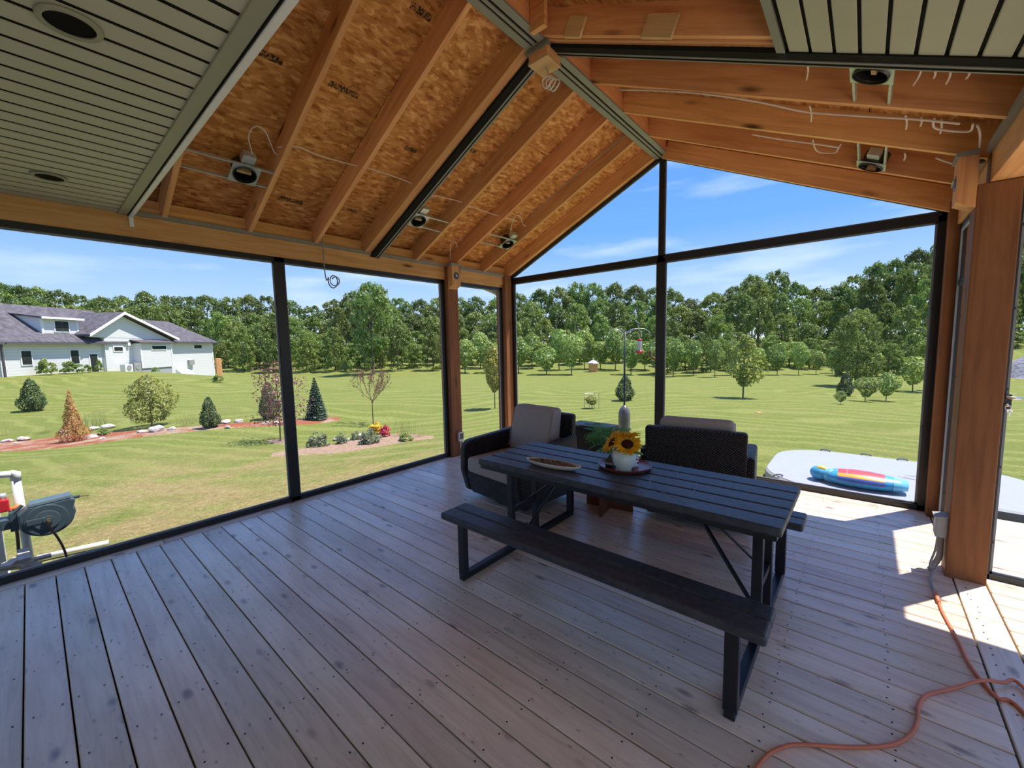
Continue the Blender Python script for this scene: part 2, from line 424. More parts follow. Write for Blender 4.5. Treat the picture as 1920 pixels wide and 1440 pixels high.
# ---- rafters, sheathing, ridge
ceil = root('ceiling', (0,0,0), 'open gable roof of bare rafters and sheathing', 'ceiling', kind='structure')
RD = .20
RY = [.82, 1.44, 2.05, 2.66, 3.32, 3.935, 4.55]
ANG = math.atan(SL)
def rafter(side):
    L = (XRIDGE-.075-XL)/math.cos(ANG)+.05
    o = MB().box(0, L, -.019, .019, 0, RD*math.cos(ANG)).build('rafter', MAT['fir_x'], ceil)
    o.rotation_euler = (0, -ANG, 0) if side < 0 else (0, -ANG, math.pi)
    return o
for side in (-1, 1):
    r0 = rafter(side); xs_ = XL if side < 0 else XRW
    for i, y in enumerate(RY):
        o = r0 if i == 0 else inst(r0, 'rafter', ceil)
        o.location = (xs_, y, ZB1)
    o = inst(r0, 'rafter', ceil); o.location = (xs_, YG-.06, ZB1-.005); o.scale = (1, 2.6, 1)
    if side > 0:
        o = inst(r0, 'rafter', ceil); o.location = (xs_, YG-.13, ZB1-.075)
    o = inst(r0, 'rafter', ceil); o.location = (xs_, 2.62, ZB1+(.012 if side > 0 else 0))
MB().box(XRIDGE-.075, XRIDGE+.075, .62, YG, 3.795, 4.07).build('ridge_beam', MAT['fir_y'], ceil)
# sheathing sheets
seams = {-1: [-4.78, -3.86, -2.76, XRIDGE], 1: [.87, -.05, -1.15, XRIDGE]}
for side in (-1, 1):
    z = zrl if side < 0 else zrr
    for r in range(3):
        xa, xb = seams[side][r], seams[side][r+1]
        yb = [YBACK] + [v + (1.22 if r % 2 else 0) for v in (-1.8, .80, 3.32)] + [5.46]
        yb = sorted(set(v for v in yb if v <= 5.46))
        for a, b in zip(yb[:-1], yb[1:]):
            if b-a < .1: continue
            g = .003*np.sign(xb-xa)
            x0, x1 = xa+g, xb-g
            p = [(x0, z(x0)+RD), (x1, z(x1)+RD), (x1, z(x1)+RD+.012), (x0, z(x0)+RD+.012)]
            MB().prism(p, 'y', a+.003, b-.003).build('sheathing_panel', MAT['osb'], ceil)
# ink stamps on the sheathing (illegible)
for x, y, wd in ((488, 98, .5), (645, 168, .42), (545, 375, .4), (660, 395, .2), (790, 22, .3), (770, 280, .22), (915, 328, .2), (885, 282, .2)):
    d = ray(x, y); n = np.array([-SL, 0, 1]); c = ZB1-SL*XL+RD
    t = (c-EYE[2])/(n @ d); q = EYE+d*t
    ux = Vector((1, 0, SL)).normalized()
    hw, hh = .024, wd/2*.55
    c_ = Vector(q)-Vector((-SL, 0, 1)).normalized()*.002
    MB().add([c_-ux*hw-Vector((0,hh,0)), c_+ux*hw-Vector((0,hh,0)), c_+ux*hw+Vector((0,hh,0)), c_-ux*hw+Vector((0,hh,0))], [(0,1,2,3)]).build('ink_stamp', MAT['stamp'], ceil, recalc=False)
# outer roof shell
roof = root('roof', (0,0,0), 'dark shingled gable roof over the porch', 'roof', kind='structure')
MATSH = m_plain('roof_shingle', (.06,.06,.065), .85, .2, var=.3, scale=30)
for side in (-1, 1):
    z = zrl if side < 0 else zrr
    xe = -4.80 if side < 0 else .88
    p = [(xe, z(xe)+RD+.013), (XRIDGE, z(XRIDGE)+RD+.013), (XRIDGE, z(XRIDGE)+RD+.05), (xe, z(xe)+RD+.05)]
    MB().prism(p, 'y', YBACK-.1, 5.52).build('roof_slope', MATSH, roof)
    xf = (-4.80, -4.775) if side < 0 else (.855, .88)
    MB().box(xf[0], xf[1], YBACK, 5.50, z(xe)+.03, z(xe)+RD+.02).build('fascia', MAT['white'], roof)
# ridge channel trim
tr = root('trim_1', (XRIDGE, 2.9, 3.79), 'grey channel trim along the ridge and rafter line', 'trim', kind='structure')
def part(mb, name, mat, par, **k): return mb.build(name, mat, par, world=True, **k)
for (y0, y1) in ((.62, 2.62), (2.82, YG-.04)):
    part(MB().box(XRIDGE-.085, XRIDGE-.03, y0, y1, 3.775, 3.795), 'channel_lip', MAT['channel'], tr)
    part(MB().box(XRIDGE-.03, XRIDGE+.03, y0, y1, 3.783, 3.795), 'channel_web', MAT['dark_gap'], tr)
    part(MB().box(XRIDGE-.012, XRIDGE+.012, y0, y1, 3.774, 3.785), 'channel_bead', MAT['channel'], tr)
    part(MB().box(XRIDGE+.03, XRIDGE+.085, y0, y1, 3.778, 3.795), 'channel_lip', MAT['channel'], tr)
def slope_bar(side, x0, x1, y0, y1, dz0, dz1):
    z = zrl if side < 0 else zrr
    return MB().hexa([(x0,y0,z(x0)+dz0),(x1,y0,z(x1)+dz0),(x1,y1,z(x1)+dz0),(x0,y1,z(x0)+dz0)], [(x0,y0,z(x0)+dz1),(x1,y0,z(x1)+dz1),(x1,y1,z(x1)+dz1),(x0,y1,z(x0)+dz1)])
for side, xa, xb in ((-1, XL, XRIDGE-.10), (1, XRW, XRIDGE+.10)):
    part(slope_bar(side, xa, xb, 2.682, 2.75, -.03, -.002), 'channel_web', MAT['dark_gap'], tr)
    part(slope_bar(side, xa, xb, 2.75, 2.80, -.035, -.002), 'channel_lip', MAT['channel'], tr)
    part(slope_bar(side, xa, xb, 2.768, 2.776, -.041, -.036), 'channel_bead', MAT['dark_gap'], tr)
# channel on the beams
for (x0, x1, y0, y1) in ((XL, XL+.028, .62, 3.78), (XL, XL+.028, 3.98, YG-.03), (XRW-.028, XRW, 2.8, 3.78), (XRW-.028, XRW, 3.98, 5.05)):
    part(MB().box(x0, x1, y0, y1, 2.652, 2.668), 'channel_lip', MAT['channel'], tr)
    xm = (x0+.006, x1-.010) if x0 < -2 else (x0+.010, x1-.006)
    part(MB().box(xm[0], xm[1], y0, y1, 2.668, 2.682), 'channel_web', MAT['dark_gap'], tr)
    part(MB().box(x0, x0+.006, y0, y1, 2.668, 2.695) if x0 > -2 else MB().box(x1-.006, x1, y0, y1, 2.668, 2.684), 'channel_flange', MAT['channel'], tr)
# ridge block for a fan
bc = onz(1021, 99, 3.69)
bx, by = XRIDGE, 2.74
blk = root('trim_2', (bx, by, 3.68), 'wooden fan mounting block on the ridge', 'block', kind='structure')
part(MB().box(bx-.085, bx+.085, by-.085, by+.085, 3.70, 3.80), 'block_body', MAT['fir_y'], blk)
part(MB().box(bx-.09, bx+.09, by-.09, by+.09, 3.682, 3.70), 'block_plate', MAT['scrap'], blk)
for s in ((-.10,-.09,-.11,.11),(.09,.10,-.11,.11),(-.11,.11,-.10,-.09),(-.11,.11,.09,.10)):
    part(MB().box(bx+s[0], bx+s[1], by+s[2], by+s[3], 3.755, 3.80), 'channel_lip', MAT['channel'], blk)
# scrap spacers on the rafters
for (x, y, z, dx, dy, rz) in ((-1.60, 2.585, 0, .07, .012, 0), (-1.02, 2.585, 0, .10, .012, 0)):
    b = MB().box(-dx, dx, -dy, dy, -.03, .09)
    o = b.build('spacer_block', MAT['scrap'], ceil); o.location = (x, y, zrr(x)+.02); o.rotation_euler = (0, math.atan(SL), 0)
for (x, ) in ((-2.16,), (-2.95,), (-3.75,)):
    o = MB().box(-.09, .09, -.012, .012, -.012, .08).build('spacer_block', MAT['scrap'], ceil); o.location = (x, 2.688, zrl(x)+.01); o.rotation_euler = (0, -math.atan(SL), 0)
MB().box(XRIDGE+.08, XRIDGE+.20, 2.46, 2.50, 3.74, 3.98).build('gusset_board', MAT['fir_x'], ceil)

# ---- soffit panels (flat, over the house side)
sof = root('ceiling', (0, -1, 2.65), 'flat grey green ribbed soffit ceiling', 'ceiling', kind='structure')
W_ = .1135
sp0 = MB().box(-W_/2+.012, W_/2-.012, YBACK, .535, 0, .004).build('soffit_plank', MAT['soffit'], sof)
n0 = 0
x = -4.415+W_/2
X_ = x
while X_ < 1.75:
    o = sp0 if n0 == 0 else inst(sp0, 'soffit_plank', sof)
    o.location = (X_, 1, 0); n0 += 1; X_ += W_
part(MB().box(-4.43, 1.80, YBACK, .56, 2.656, 2.664), 'soffit_backing', MAT['dark_gap'], sof)
part(MB().box(-4.42, .5, .535, .592, 2.640, 2.66), 'edge_trim', MAT['soffit_trim'], sof, bevel=.004)
part(MB().box(-4.42, .5, .594, .598, 2.638, 2.70), 'edge_gap', MAT['dark_gap'], sof)
part(MB().box(-4.44, .5, .600, .628, 2.632, 2.70), 'j_channel', MAT['white_metal'], sof, bevel=.004)
part(MB().box(-4.44, -4.41, .600, .628, 2.56, 2.64), 'j_channel_end', MAT['white_metal'], sof, bevel=.003)
# soffit on the right-hand slope
sor = root('ceiling', (0, 1.7, 2.9), 'grey green ribbed soffit on the right roof slope', 'ceiling', kind='structure')
for k in range(9):
    x0 = -.375+.0975*k+.007; x1 = -.375+.0975*(k+1)-.007
    part(slope_bar(1, x0, min(x1, XRW-.02), .63, 2.745, -.022, -.012), 'soffit_plank', MAT['soffit'], sor, bevel=.003, seg=1)
part(slope_bar(1, -.40, XRW-.01, .63, 2.75, -.010, -.002), 'soffit_backing', MAT['dark_gap'], sor)
part(slope_bar(1, -.425, -.385, .63, 2.745, -.03, -.004), 'edge_trim', MAT['channel'], sor)

# ---- left wall: beam, posts, blocking
wl = root('wall_left', (XL, 1.5, 0), 'left side of the porch with beam and square posts', 'wall', kind='structure')
part(MB().box(XL-.14, XL, YBACK, 3.80, ZB0, 2.66), 'beam', MAT['fir_y'], wl, bevel=.004)
part(MB().box(XL-.14, XL, 3.96, YG, ZB0, 2.66), 'beam', MAT['fir_y'], wl, bevel=.004)
part(MB().box(XL-.14, XL-.03, .60, YG, 2.661, 2.80), 'blocking', MAT['fir_y'], wl)
part(MB().box(XL-.145, XL+.055, 3.80, 3.985, -.01, 2.66), 'post', MAT['post_z'], wl, bevel=.006)
part(MB().box(XL-.145, XL+.055, 4.995, YG+.0, -.01, 2.68), 'post', MAT['post_z'], wl, bevel=.006)
part(MB().box(XL-.145, XL+.055, -1.75, -1.565, -.01, 2.66), 'post', MAT['post_z'], wl, bevel=.006)
part(MB().box(XL-.09, XL-.05, YBACK, -1.75, 0, 2.5), 'infill_panel', MAT['white'], wl)
def screen(idx, pts, plane, label, fw_=.045, dp=.035, dots=True):
    """framed insect screen; pts = corner list (u, z) in the wall plane; plane = ('x', X) or ('y', Y)"""
    ax, c = plane
    P3 = (lambda u, z: Vector((c, u, z))) if ax == 'x' else (lambda u, z: Vector((u, c, z)))
    cen = P3(sum(p[0] for p in pts)/len(pts), min(p[1] for p in pts))
    w_ = root('window_%d' % idx, cen, label, 'screen window', kind='structure')
    nrm = Vector((1,0,0)) if ax == 'x' else Vector((0,1,0))
    n = len(pts); ctr = np.mean(np.array(pts), axis=0)
    for i in range(n):
        a = np.array(pts[i], float); b = np.array(pts[(i+1) % n], float)
        d = (b-a)/np.linalg.norm(b-a); nn = np.array([-d[1], d[0]])
        if nn @ (ctr-a) < 0: nn = -nn
        a2, b2 = a+nn*fw_/2, b+nn*fw_/2
        part(MB().bar(P3(*(a2)), P3(*(b2)), dp, fw_, up=(P3(*(a2+nn))-P3(*a2))), 'frame_bar', MAT['black_al'], w_)
        a3, b3 = a+nn*(fw_+.006)+d*fw_, b+nn*(fw_+.006)-d*fw_
        sgn = 1 if ax == 'y' else -1
        part(MB().bar(P3(*a3)+nrm*sgn*.012, P3(*b3)+nrm*sgn*.012, .012, .018, up=(P3(*(a2+nn))-P3(*a2))), 'spline_bead', MAT['frame_gray'], w_)
        if dots:
            L = np.linalg.norm(b-a); k = max(2, int(L/.45)); q = MB()
            for j in range(k):
                pp = a+(b-a)*(j+.5)/k+nn*(fw_*.95)
                c3 = P3(*pp)-nrm*sgn*.012; q.box(c3.x-.008, c3.x+.008, c3.y-.008, c3.y+.008, c3.z-.008, c3.z+.008)
            part(q, 'frame_clip', MAT['black_al'], w_)
    part(MB().add([P3(*p)+nrm*.004 for p in pts], [tuple(range(n))]), 'screen_mesh', MAT['screen'], w_, recalc=False)
    return w_
XW = XL-.035
screen(1, [(-1.565, 0), (1.69, 0), (1.69, ZB0), (-1.565, ZB0)], ('x', XW), 'large screen bay next to the hose reel')
screen(2, [(1.69, 0), (3.80, 0), (3.80, ZB0), (1.69, ZB0)], ('x', XW), 'screen bay between mullion and post in front of garden bed')
screen(3, [(3.985, 0), (4.995, 0), (4.995, ZB0), (3.985, ZB0)], ('x', XW), 'narrow screen bay between the two left posts')

# ---- gable wall
wg = root('wall_gable', (XRIDGE, YG, 0), 'gable end of the porch with tall screens', 'wall', kind='structure')
GX0, GX1 = -4.375, .478
zg = lambda X: min(zrl(X), zrr(X))-.012
YS = YG-.03
screen(4, [(GX0, 0), (XRIDGE+.0, 0), (XRIDGE+.0, 2.60), (GX0, 2.60)], ('y', YS), 'lower gable screen behind the left wicker chair', .05)
screen(5, [(XRIDGE, 0), (GX1, 0), (GX1, 2.60), (XRIDGE, 2.60)], ('y', YS), 'lower gable screen in front of the white inflatable platform', .05)
screen(6, [(GX0, 2.60), (XRIDGE, 2.60), (XRIDGE, zg(XRIDGE)), (GX0, zg(GX0))], ('y', YS), 'upper gable screen over the left half', .03, dots=False)
screen(7, [(XRIDGE, 2.60), (GX1, 2.60), (GX1, zg(GX1)), (XRIDGE, zg(XRIDGE))], ('y', YS), 'upper gable screen over the right half', .03, dots=False)
part(MB().prism([(GX0, zg(GX0)), (XRIDGE, zg(XRIDGE)), (GX1, zg(GX1)), (GX1, zg(GX1)+.22), (XRIDGE, zg(XRIDGE)+.22), (GX0, zg(GX0)+.22)], 'y', YG-.02, YG+.04), 'gable_board', MAT['fir_x'], wg)
part(MB().box(.48, .60, 5.02, YG+.01, -.01, 2.68), 'post', MAT['post_z'], wg, bevel=.005)

# ---- right wall: short return and the big corner post
wr = root('wall_right', (.56, 3.9, 0), 'right return of the porch with thick square corner post', 'wall', kind='structure')
part(MB().box(.472, .655, 3.805, 3.985, -.01, 2.485), 'post', MAT['post_z'], wr, bevel=.006)
part(MB().box(.53, .655, 3.805, 3.985, 2.485, 2.68), 'post', MAT['post_z'], wr)
part(MB().box(.52, .70, YBACK, 3.80, ZB0, 2.66), 'beam', MAT['fir_y'], wr, bevel=.004)
part(MB().box(.53, .70, 3.99, 5.02, ZB0, 2.66), 'beam', MAT['fir_y'], wr, bevel=.004)
part(MB().box(.55, .66, .60, YG, 2.661, 2.80), 'blocking', MAT['fir_y'], wr)
part(MB().box(.66, 1.80, 3.86, 4.0, ZB0, 2.70), 'beam', MAT['fir_x'], wr, bevel=.004)
part(MB().box(.70, 1.80, YBACK, 4.0, 2.70, 2.78), 'return_roof', MATSH, wr)  # unseen roof, stopped short so the sunlit deck beyond bounces light inside
part(MB().box(.70, 1.80, .57, 3.86, 2.67, 2.69), 'return_soffit', MAT['soffit'], wr)
screen(8, [(3.985, 0), (5.02, 0), (5.02, ZB0), (3.985, ZB0)], ('x', .565), 'narrow screen between the thick post and the gable corner post', .05)
screen(9, [(.655, 0), (1.66, 0), (1.66, ZB0), (.655, ZB0)], ('y', 3.95), 'screen wall beside the thick post towards the sunny deck', .03)
part(MB().box(1.66, 1.80, 3.86, 4.0, -.01, ZB0), 'post', MAT['post_z'], wr, bevel=.005)
part(MB().box(1.66, 1.80, YBACK, 3.86, ZB0, 2.70), 'beam', MAT['fir_y'], wr)
part(MB().box(.555, .575, 3.985, 5.02, 1.98, 2.03), 'cross_rail', MAT['black_al'], wr)
part(MB().box(.545, .585, 3.99, 4.06, 0, 2.48), 'door_stile', MAT['black_al'], wr)
# house walls behind the camera and at the far right
for nm, bx4, lb in (('wall_house', (-4.57, 3.45, YBACK-.1, YBACK, -.3, 2.66), 'white house wall behind the porch'),):
    MB().box(*bx4).build(nm, MAT['white'], None, label=lb, cat='wall', kind='structure')

# ---- lever handle and keys of the screen door
dh = root('door_lever', (.68, 3.93, 1.11), 'silver lever handle and lock on screen door beside thick post', 'door handle')
part(MB().tube([(.685,3.94,1.195),(.685,3.88,1.195),(.74,3.875,1.192)], .009), 'lever', MAT['steel_bright'], dh, smooth=True)
part(MB().tube([(.685,3.94,1.145),(.685,3.895,1.145)], .010), 'lock_cylinder', MAT['steel_bright'], dh, smooth=True)
part(MB().tube([(.672,3.905,1.182),(.672,3.945,1.182)], .02).box(.664,.706,3.915,3.945,1.12,1.21), 'back_plate', MAT['black_al'], dh)
ky = root('key_pair', (.70, 3.89, 1.08), 'pair of small keys hanging from the screen door lock', 'keys')
part(MB().box(.683,.687,3.868,3.898,1.140,1.150).lathe([(.011,-.0015),(.011,.0015)], (.685,3.870,1.145), 10), 'key', MAT['steel_bright'], ky)
part(MB().tube([(.685+.012*math.cos(t), 3.868, 1.133+.012*math.sin(t)) for t in np.linspace(0, 6.28, 14)], .0015, 5), 'key_ring', MAT['steel_bright'], ky)
part(MB().box(.690,.696,3.865,3.868,1.083,1.112).box(.681,.705,3.865,3.868,1.107,1.124), 'key', MAT['steel_bright'], ky)

# ---- speaker/light boxes on the posts
def post_box(x0, x1, y0, y1, sgn, lab):
    r = root('wooden_box', ((x0+x1)/2, (y0+y1)/2, 2.36), lab, 'wall box', 'wooden boxes on the posts')
    xin, xout = (x0, x1) if sgn > 0 else (x1, x0)
    part(MB().prism([(xin, 2.355), (xout, 2.40), (xout, 2.665), (xin, 2.665)], 'y', y0, y1), 'box_body', MAT['fir_z'], r, bevel=.003)
    n = 18; vs = []
    part(MB().tube([(xout-sgn*.004, (y0+y1)/2, 2.53), (xout+sgn*.002, (y0+y1)/2, 2.53)], .047, 20), 'junction_hole', MAT['can_dark'], r)
    part(MB().tube([(xout+sgn*.001, (y0+y1)/2-.012, 2.55), (xout+sgn*.006, (y0+y1)/2+.01, 2.515)], .012, 8), 'junction_screw', MAT['galv'], r)
    part(MB().box(min(xin,xout)-(.012 if sgn<0 else 0), max(xin,xout)+(.012 if sgn>0 else 0), y0-.018, y1+.018, 2.665, 2.69), 'channel_cap', MAT['channel'], r)
    return r
post_box(XL+.055, XL+.145, 3.805, 3.96, 1, 'wooden wall box with round hole on the left post')
post_box(.385, .472, 3.805, 3.96, -1, 'wooden wall box with round hole on the thick right post')
# ================================================================== FIXTURES IN THE ROOF
def slopeL(x, y, off=0.0):
    d = ray(x, y); n = np.array([-SL, 0, 1]); c = ZB1-SL*XL+off
    return EYE+d*((c-EYE[2])/(n @ d))
def slopeR(x, y, off=0.0):
    d = ray(x, y); n = np.array([SL, 0, 1]); c = ZB1+SL*XRW+off
    return EYE+d*((c-EYE[2])/(n @ d))
def can_light(side, X, Y, label, bars, jb):
    z = (zrl if side < 0 else zrr)(X)+.006
    r = root('recessed_light', (X, Y, z), label, 'light fixture', 'open recessed light housings between the rafters')
    r.rotation_euler = (0, -math.atan(SL) if side < 0 else math.atan(SL), 0)
    n = 24; R_ = .078; H_ = .098; mb = MB()
    vs = []; fs = []
    for k in range(n):
        a = 2*math.pi*k/n; c, s = math.cos(a), math.sin(a); m = max(abs(c), abs(s))
        for zz in (0, .004): vs += [(R_*c, R_*s, zz), (H_*c/m, H_*s/m, zz)]
    for k in range(n):
        i = 4*k; j = 4*((k+1) % n)
        fs += [(i, i+1, j+1, j), (i+2, j+2, j+3, i+3), (i+1, i+3, j+3, j+1), (i, j, j+2, i+2)]
    mb.add(vs, fs).build('mounting_plate', MAT['galv'], r)
    t = MB().lathe([(R_, -.012), (R_+.005, -.012), (R_+.005, .10), (R_, .10), (R_, -.012)], n=24, cap=False)
    t.build('can', MAT['can_dark'], r, smooth=True)
    MB().lathe([(R_, .098), (R_, .104)], n=24).build('can_lid', MAT['can_dark'], r)
    MB().box(-.012, .012, -.05, .05, .02, .06).build('card_strip', MAT['scrap'], r)
    jx = .135 if jb == 'up' else 0; jy = 0 if jb == 'up' else -.16
    MB().box(jx-.04, jx+.04, jy-.045, jy+.045, .02, .075).build('junction_box', MAT['galv'], r, bevel=.003)
    for s in (-1, 1):
        MB().bar((s*.085, bars[0]-Y, .012), (s*.085, bars[1]-Y, .012), .012, .018).build('hanger_bar', MAT['galv'], r)
    return r
can_light(-1, -3.80, 1.235, 'open recessed light housing near the flat soffit edge', (.84, 1.42), 'up')
can_light(-1, -3.81, 2.92, 'open recessed light housing just past the grey channel rafter', (2.80, 3.30), 'up')
can_light(-1, -3.81, 4.42, 'open recessed light housing on the left slope next to the gable', (3.955, 4.53), 'up')
def can_R(X, Y, lab, bars):
    return can_light(1, X, Y, lab, bars, 'side')
can_R(-.04, 2.95, 'open recessed light housing below the right slope soffit', (2.80, 3.30))
can_R(-.03, 4.46, 'open recessed light housing on the right slope next to the gable', (3.955, 4.53))
LENS = m_plain('dark_lens', (.012,.011,.010), .95, .05)
for X, Y, lab in ((-2.013, .18, 'round dark recessed light in the flat soffit away from the beam'), (-3.80, .175, 'round dark recessed light in the flat soffit beside the left beam')):
    r = root('soffit_light', (X, Y, 2.646), lab, 'light fixture', 'round lights in the flat soffit')
    MB().lathe([(.062, -.006), (.078, -.006), (.080, .003), (.062, .003), (.062, -.006)], n=28, cap=False).build('trim_ring', MAT['soffit_trim'], r, smooth=True)
    MB().lathe([(.062, -.001), (.055, -.0015)], n=28).build('lens', LENS, r)
def cable(name, pts, rad, mat, label, cat='cable', group=None, n=6):
    return MB().tube(spline(pts, 6), rad, n).build(name, mat, None, smooth=True, label=label, cat=cat, group=group)
CW = MAT['cable_white']
L_ = lambda q, off: [slopeL(x, y, off) for x, y in q]
R__ = lambda q, off: [slopeR(x, y, off) for x, y in q]
cable('cable', L_([(520,276),(557,275),(600,292),(665,310),(697,317),(770,343),(800,363),(860,377),(885,388),(935,405),(965,412)], .07), .005, CW, 'white cable threaded across the left slope rafters')
cable('cable', L_([(476,298),(470,278),(466,258),(472,241),(484,237),(497,246),(507,268),(514,285),(521,290)], .07), .005, CW, 'white cable looping above the light housing near the soffit edge')
cable('cable', L_([(958,450),(958,430),(962,412),(968,404),(976,407),(980,420),(985,424)], .06), .005, CW, 'white cable looped at light housing of left slope by gable')
cable('cable', L_([(846,492),(844,472),(846,458),(852,452),(856,458),(857,464)], .05), .004, CW, 'thin white cable rising from the left post box')
cable('cable', L_([(770,403),(774,393),(779,398)], .06), .004, CW, 'short white cable at light housing past the channel rafter')
cable('cable', R__([(1160,168),(1290,173),(1415,190),(1500,208),(1560,214),(1640,219),(1720,224),(1800,232)], -.006), .006, CW, 'white cable stapled under the right slope rafter below the channel')
cable('cable', R__([(1410,252),(1470,262),(1530,270),(1575,277)], -.006), .006, CW, 'white cable stapled under the middle rafter of the right slope')
cable('cable', R__([(1524,262),(1527,275),(1533,284),(1550,287),(1566,286),(1573,276),(1577,270)], .02), .005, CW, 'white cable hanging in a shallow loop on the right slope')
cable('cable', R__([(1752,222),(1750,233),(1756,241),(1790,246),(1818,246),(1824,236),(1824,232)], .02), .006, CW, 'white cable loop beside the thick post top')
cable('cable', R__([(1832,234),(1838,250),(1837,280)], .01), .006, CW, 'white cable dropping to the thick post box')
cable('cable', R__([(1755,296),(1785,306),(1802,308)], .02), .006, CW, 'white cable stub behind the thick post box')
for i, (a, b, off) in enumerate((((1514,116),(1512,150),.10), ((1518,198),(1521,228),.06), ((1729,128),(1712,160),.10), ((1753,130),(1751,146),.10), ((1783,133),(1774,157),.10), ((1818,134),(1812,147),.10), ((1698,216),(1699,242),.06), ((1727,220),(1726,236),.06), ((1765,224),(1763,250),.06), ((1696,287),(1695,300),.05))):
    mid = ((a[0]+b[0])/2+2, (a[1]+b[1])/2)
    cable('cable_stub', R__([a, mid, b], off), .0055, CW, 'short white cable end poking through a rafter of the right slope', 'cable', 'cable ends on the right slope rafters')
# thin conduit line along a left rafter
cable('cable', L_([(1178,250),(1140,280),(1060,345),(990,410)], .06), .004, MAT['cable_grey'], 'grey wire running along the rafter next to the gable')
# dangling grey cable under the left beam
q0 = [onx(606,440,XL+.06), onx(606,462,XL+.05), onx(608,500,XL+.05), onx(612,525,XL+.05)]
cc = onx(623, 528, XL+.05)
q1 = [Vector(cc)+Vector((.005*k, .045*math.cos(2.6+k*.75), .075*math.sin(2.6+k*.75)*(1-.03*k))) for k in range(18)]
cable('cable', q0+q1, .006, MAT['cable_grey'], 'grey cable dangling in a coil below the left beam')
# wire bundle at the fan block
wb = root('wire_bundle', (bx, by, 3.56), 'coiled white wires in clear bag hanging from ridge block', 'cable')
part(MB().tube(spline([(bx,by,3.69),(bx+.015,by+.02,3.66),(bx+.01,by+.03,3.63)], 5), .004, 6), 'lead', MAT['cable_grey'], wb, smooth=True)
for k in range(3):
    part(MB().tube([(bx+.02*k-.01+.045*math.cos(t), by+.05+.02*k+.01*math.sin(2*t), 3.60+.04*math.sin(t)-.01*k) for t in np.linspace(0, 6.5, 20)], .006, 6), 'coil', MAT['white'], wb, smooth=True)

# outlet and conduit on the thick post
ob = root('outlet_box', (.44, 3.88, .04), 'grey outlet box and conduit on the thick post', 'outlet box')
part(MB().box(.415, .474, 3.83, 3.94, .245, .385), 'box_body', MAT['pvc_grey'], ob, bevel=.004)
part(MB().hexa([(.405,3.825,.375),(.474,3.825,.385),(.474,3.945,.385),(.405,3.945,.375)], [(.405,3.825,.381),(.474,3.825,.392),(.474,3.945,.392),(.405,3.945,.381)]), 'cover_flap', MAT['pvc_grey'], ob)
part(MB().tube(spline([(.45,3.885,.25),(.45,3.885,.15),(.449,3.88,.10),(.43,3.86,.05),(.405,3.84,.005)], 5), .017, 10), 'conduit', MAT['pvc_grey'], ob, smooth=True)
pb = root('outlet_box', (XL+.075, 3.94, 0), 'white outlet box with cable low on the left post', 'outlet box')
part(MB().box(XL+.053, XL+.095, 3.885, 3.975, .215, .345), 'box_body', MAT['white'], pb, bevel=.006)
part(MB().box(XL+.094, XL+.099, 3.90, 3.962, .245, .33), 'cover', MAT['can_dark'], pb)
part(MB().tube(spline([(XL+.07,3.93,.22),(XL+.07,3.925,.14),(XL+.075,3.93,.08),(XL+.08,3.95,.02),(XL+.09,3.97,.006)], 5), .007, 7), 'lead', MAT['white'], pb, smooth=True)

# orange extension cord
G = lambda x, y, z=.009: onz(x, y, z)
cord1 = [G(1757,1117), G(1766,1145), G(1785,1180), G(1800,1208), G(1815,1240), G(1838,1273), G(1870,1308), G(1920,1336), (.72, 1.98, .008), (.90, 2.02, .008), (.90, 2.25, .008), (.70, 2.28, .008)]
cord2 = [G(1918,1288,.016), G(1880,1280,.018), G(1840,1276,.026), G(1790,1290), G(1738,1303), G(1722,1325), G(1721,1348), G(1708,1376), G(1672,1396), G(1600,1401), G(1500,1396), G(1462,1403), G(1437,1418), G(1416,1445), G(1395,1500)]
ec = root('extension_cord', (.3, 2.2, 0), 'orange extension cord snaking across the deck boards', 'cord')
part(MB().tube(spline(cord1+cord2, 6), .0075, 8), 'cord', MAT['orange'], ec, smooth=True)
part(MB().tube(spline([(.432,3.862,.25),(.425,3.85,.15),(.40,3.80,.06), G(1748,1068,.03), G(1744,1082,.012), G(1748,1100,.01), G(1757,1118,.01)], 6), .0065, 8), 'grey_lead', MAT['cable_grey'], ec, smooth=True)
part(MB().tube([G(1754,1110,.011), G(1760,1130,.011)], .0115, 8), 'plug', MAT['orange'], ec, smooth=True)

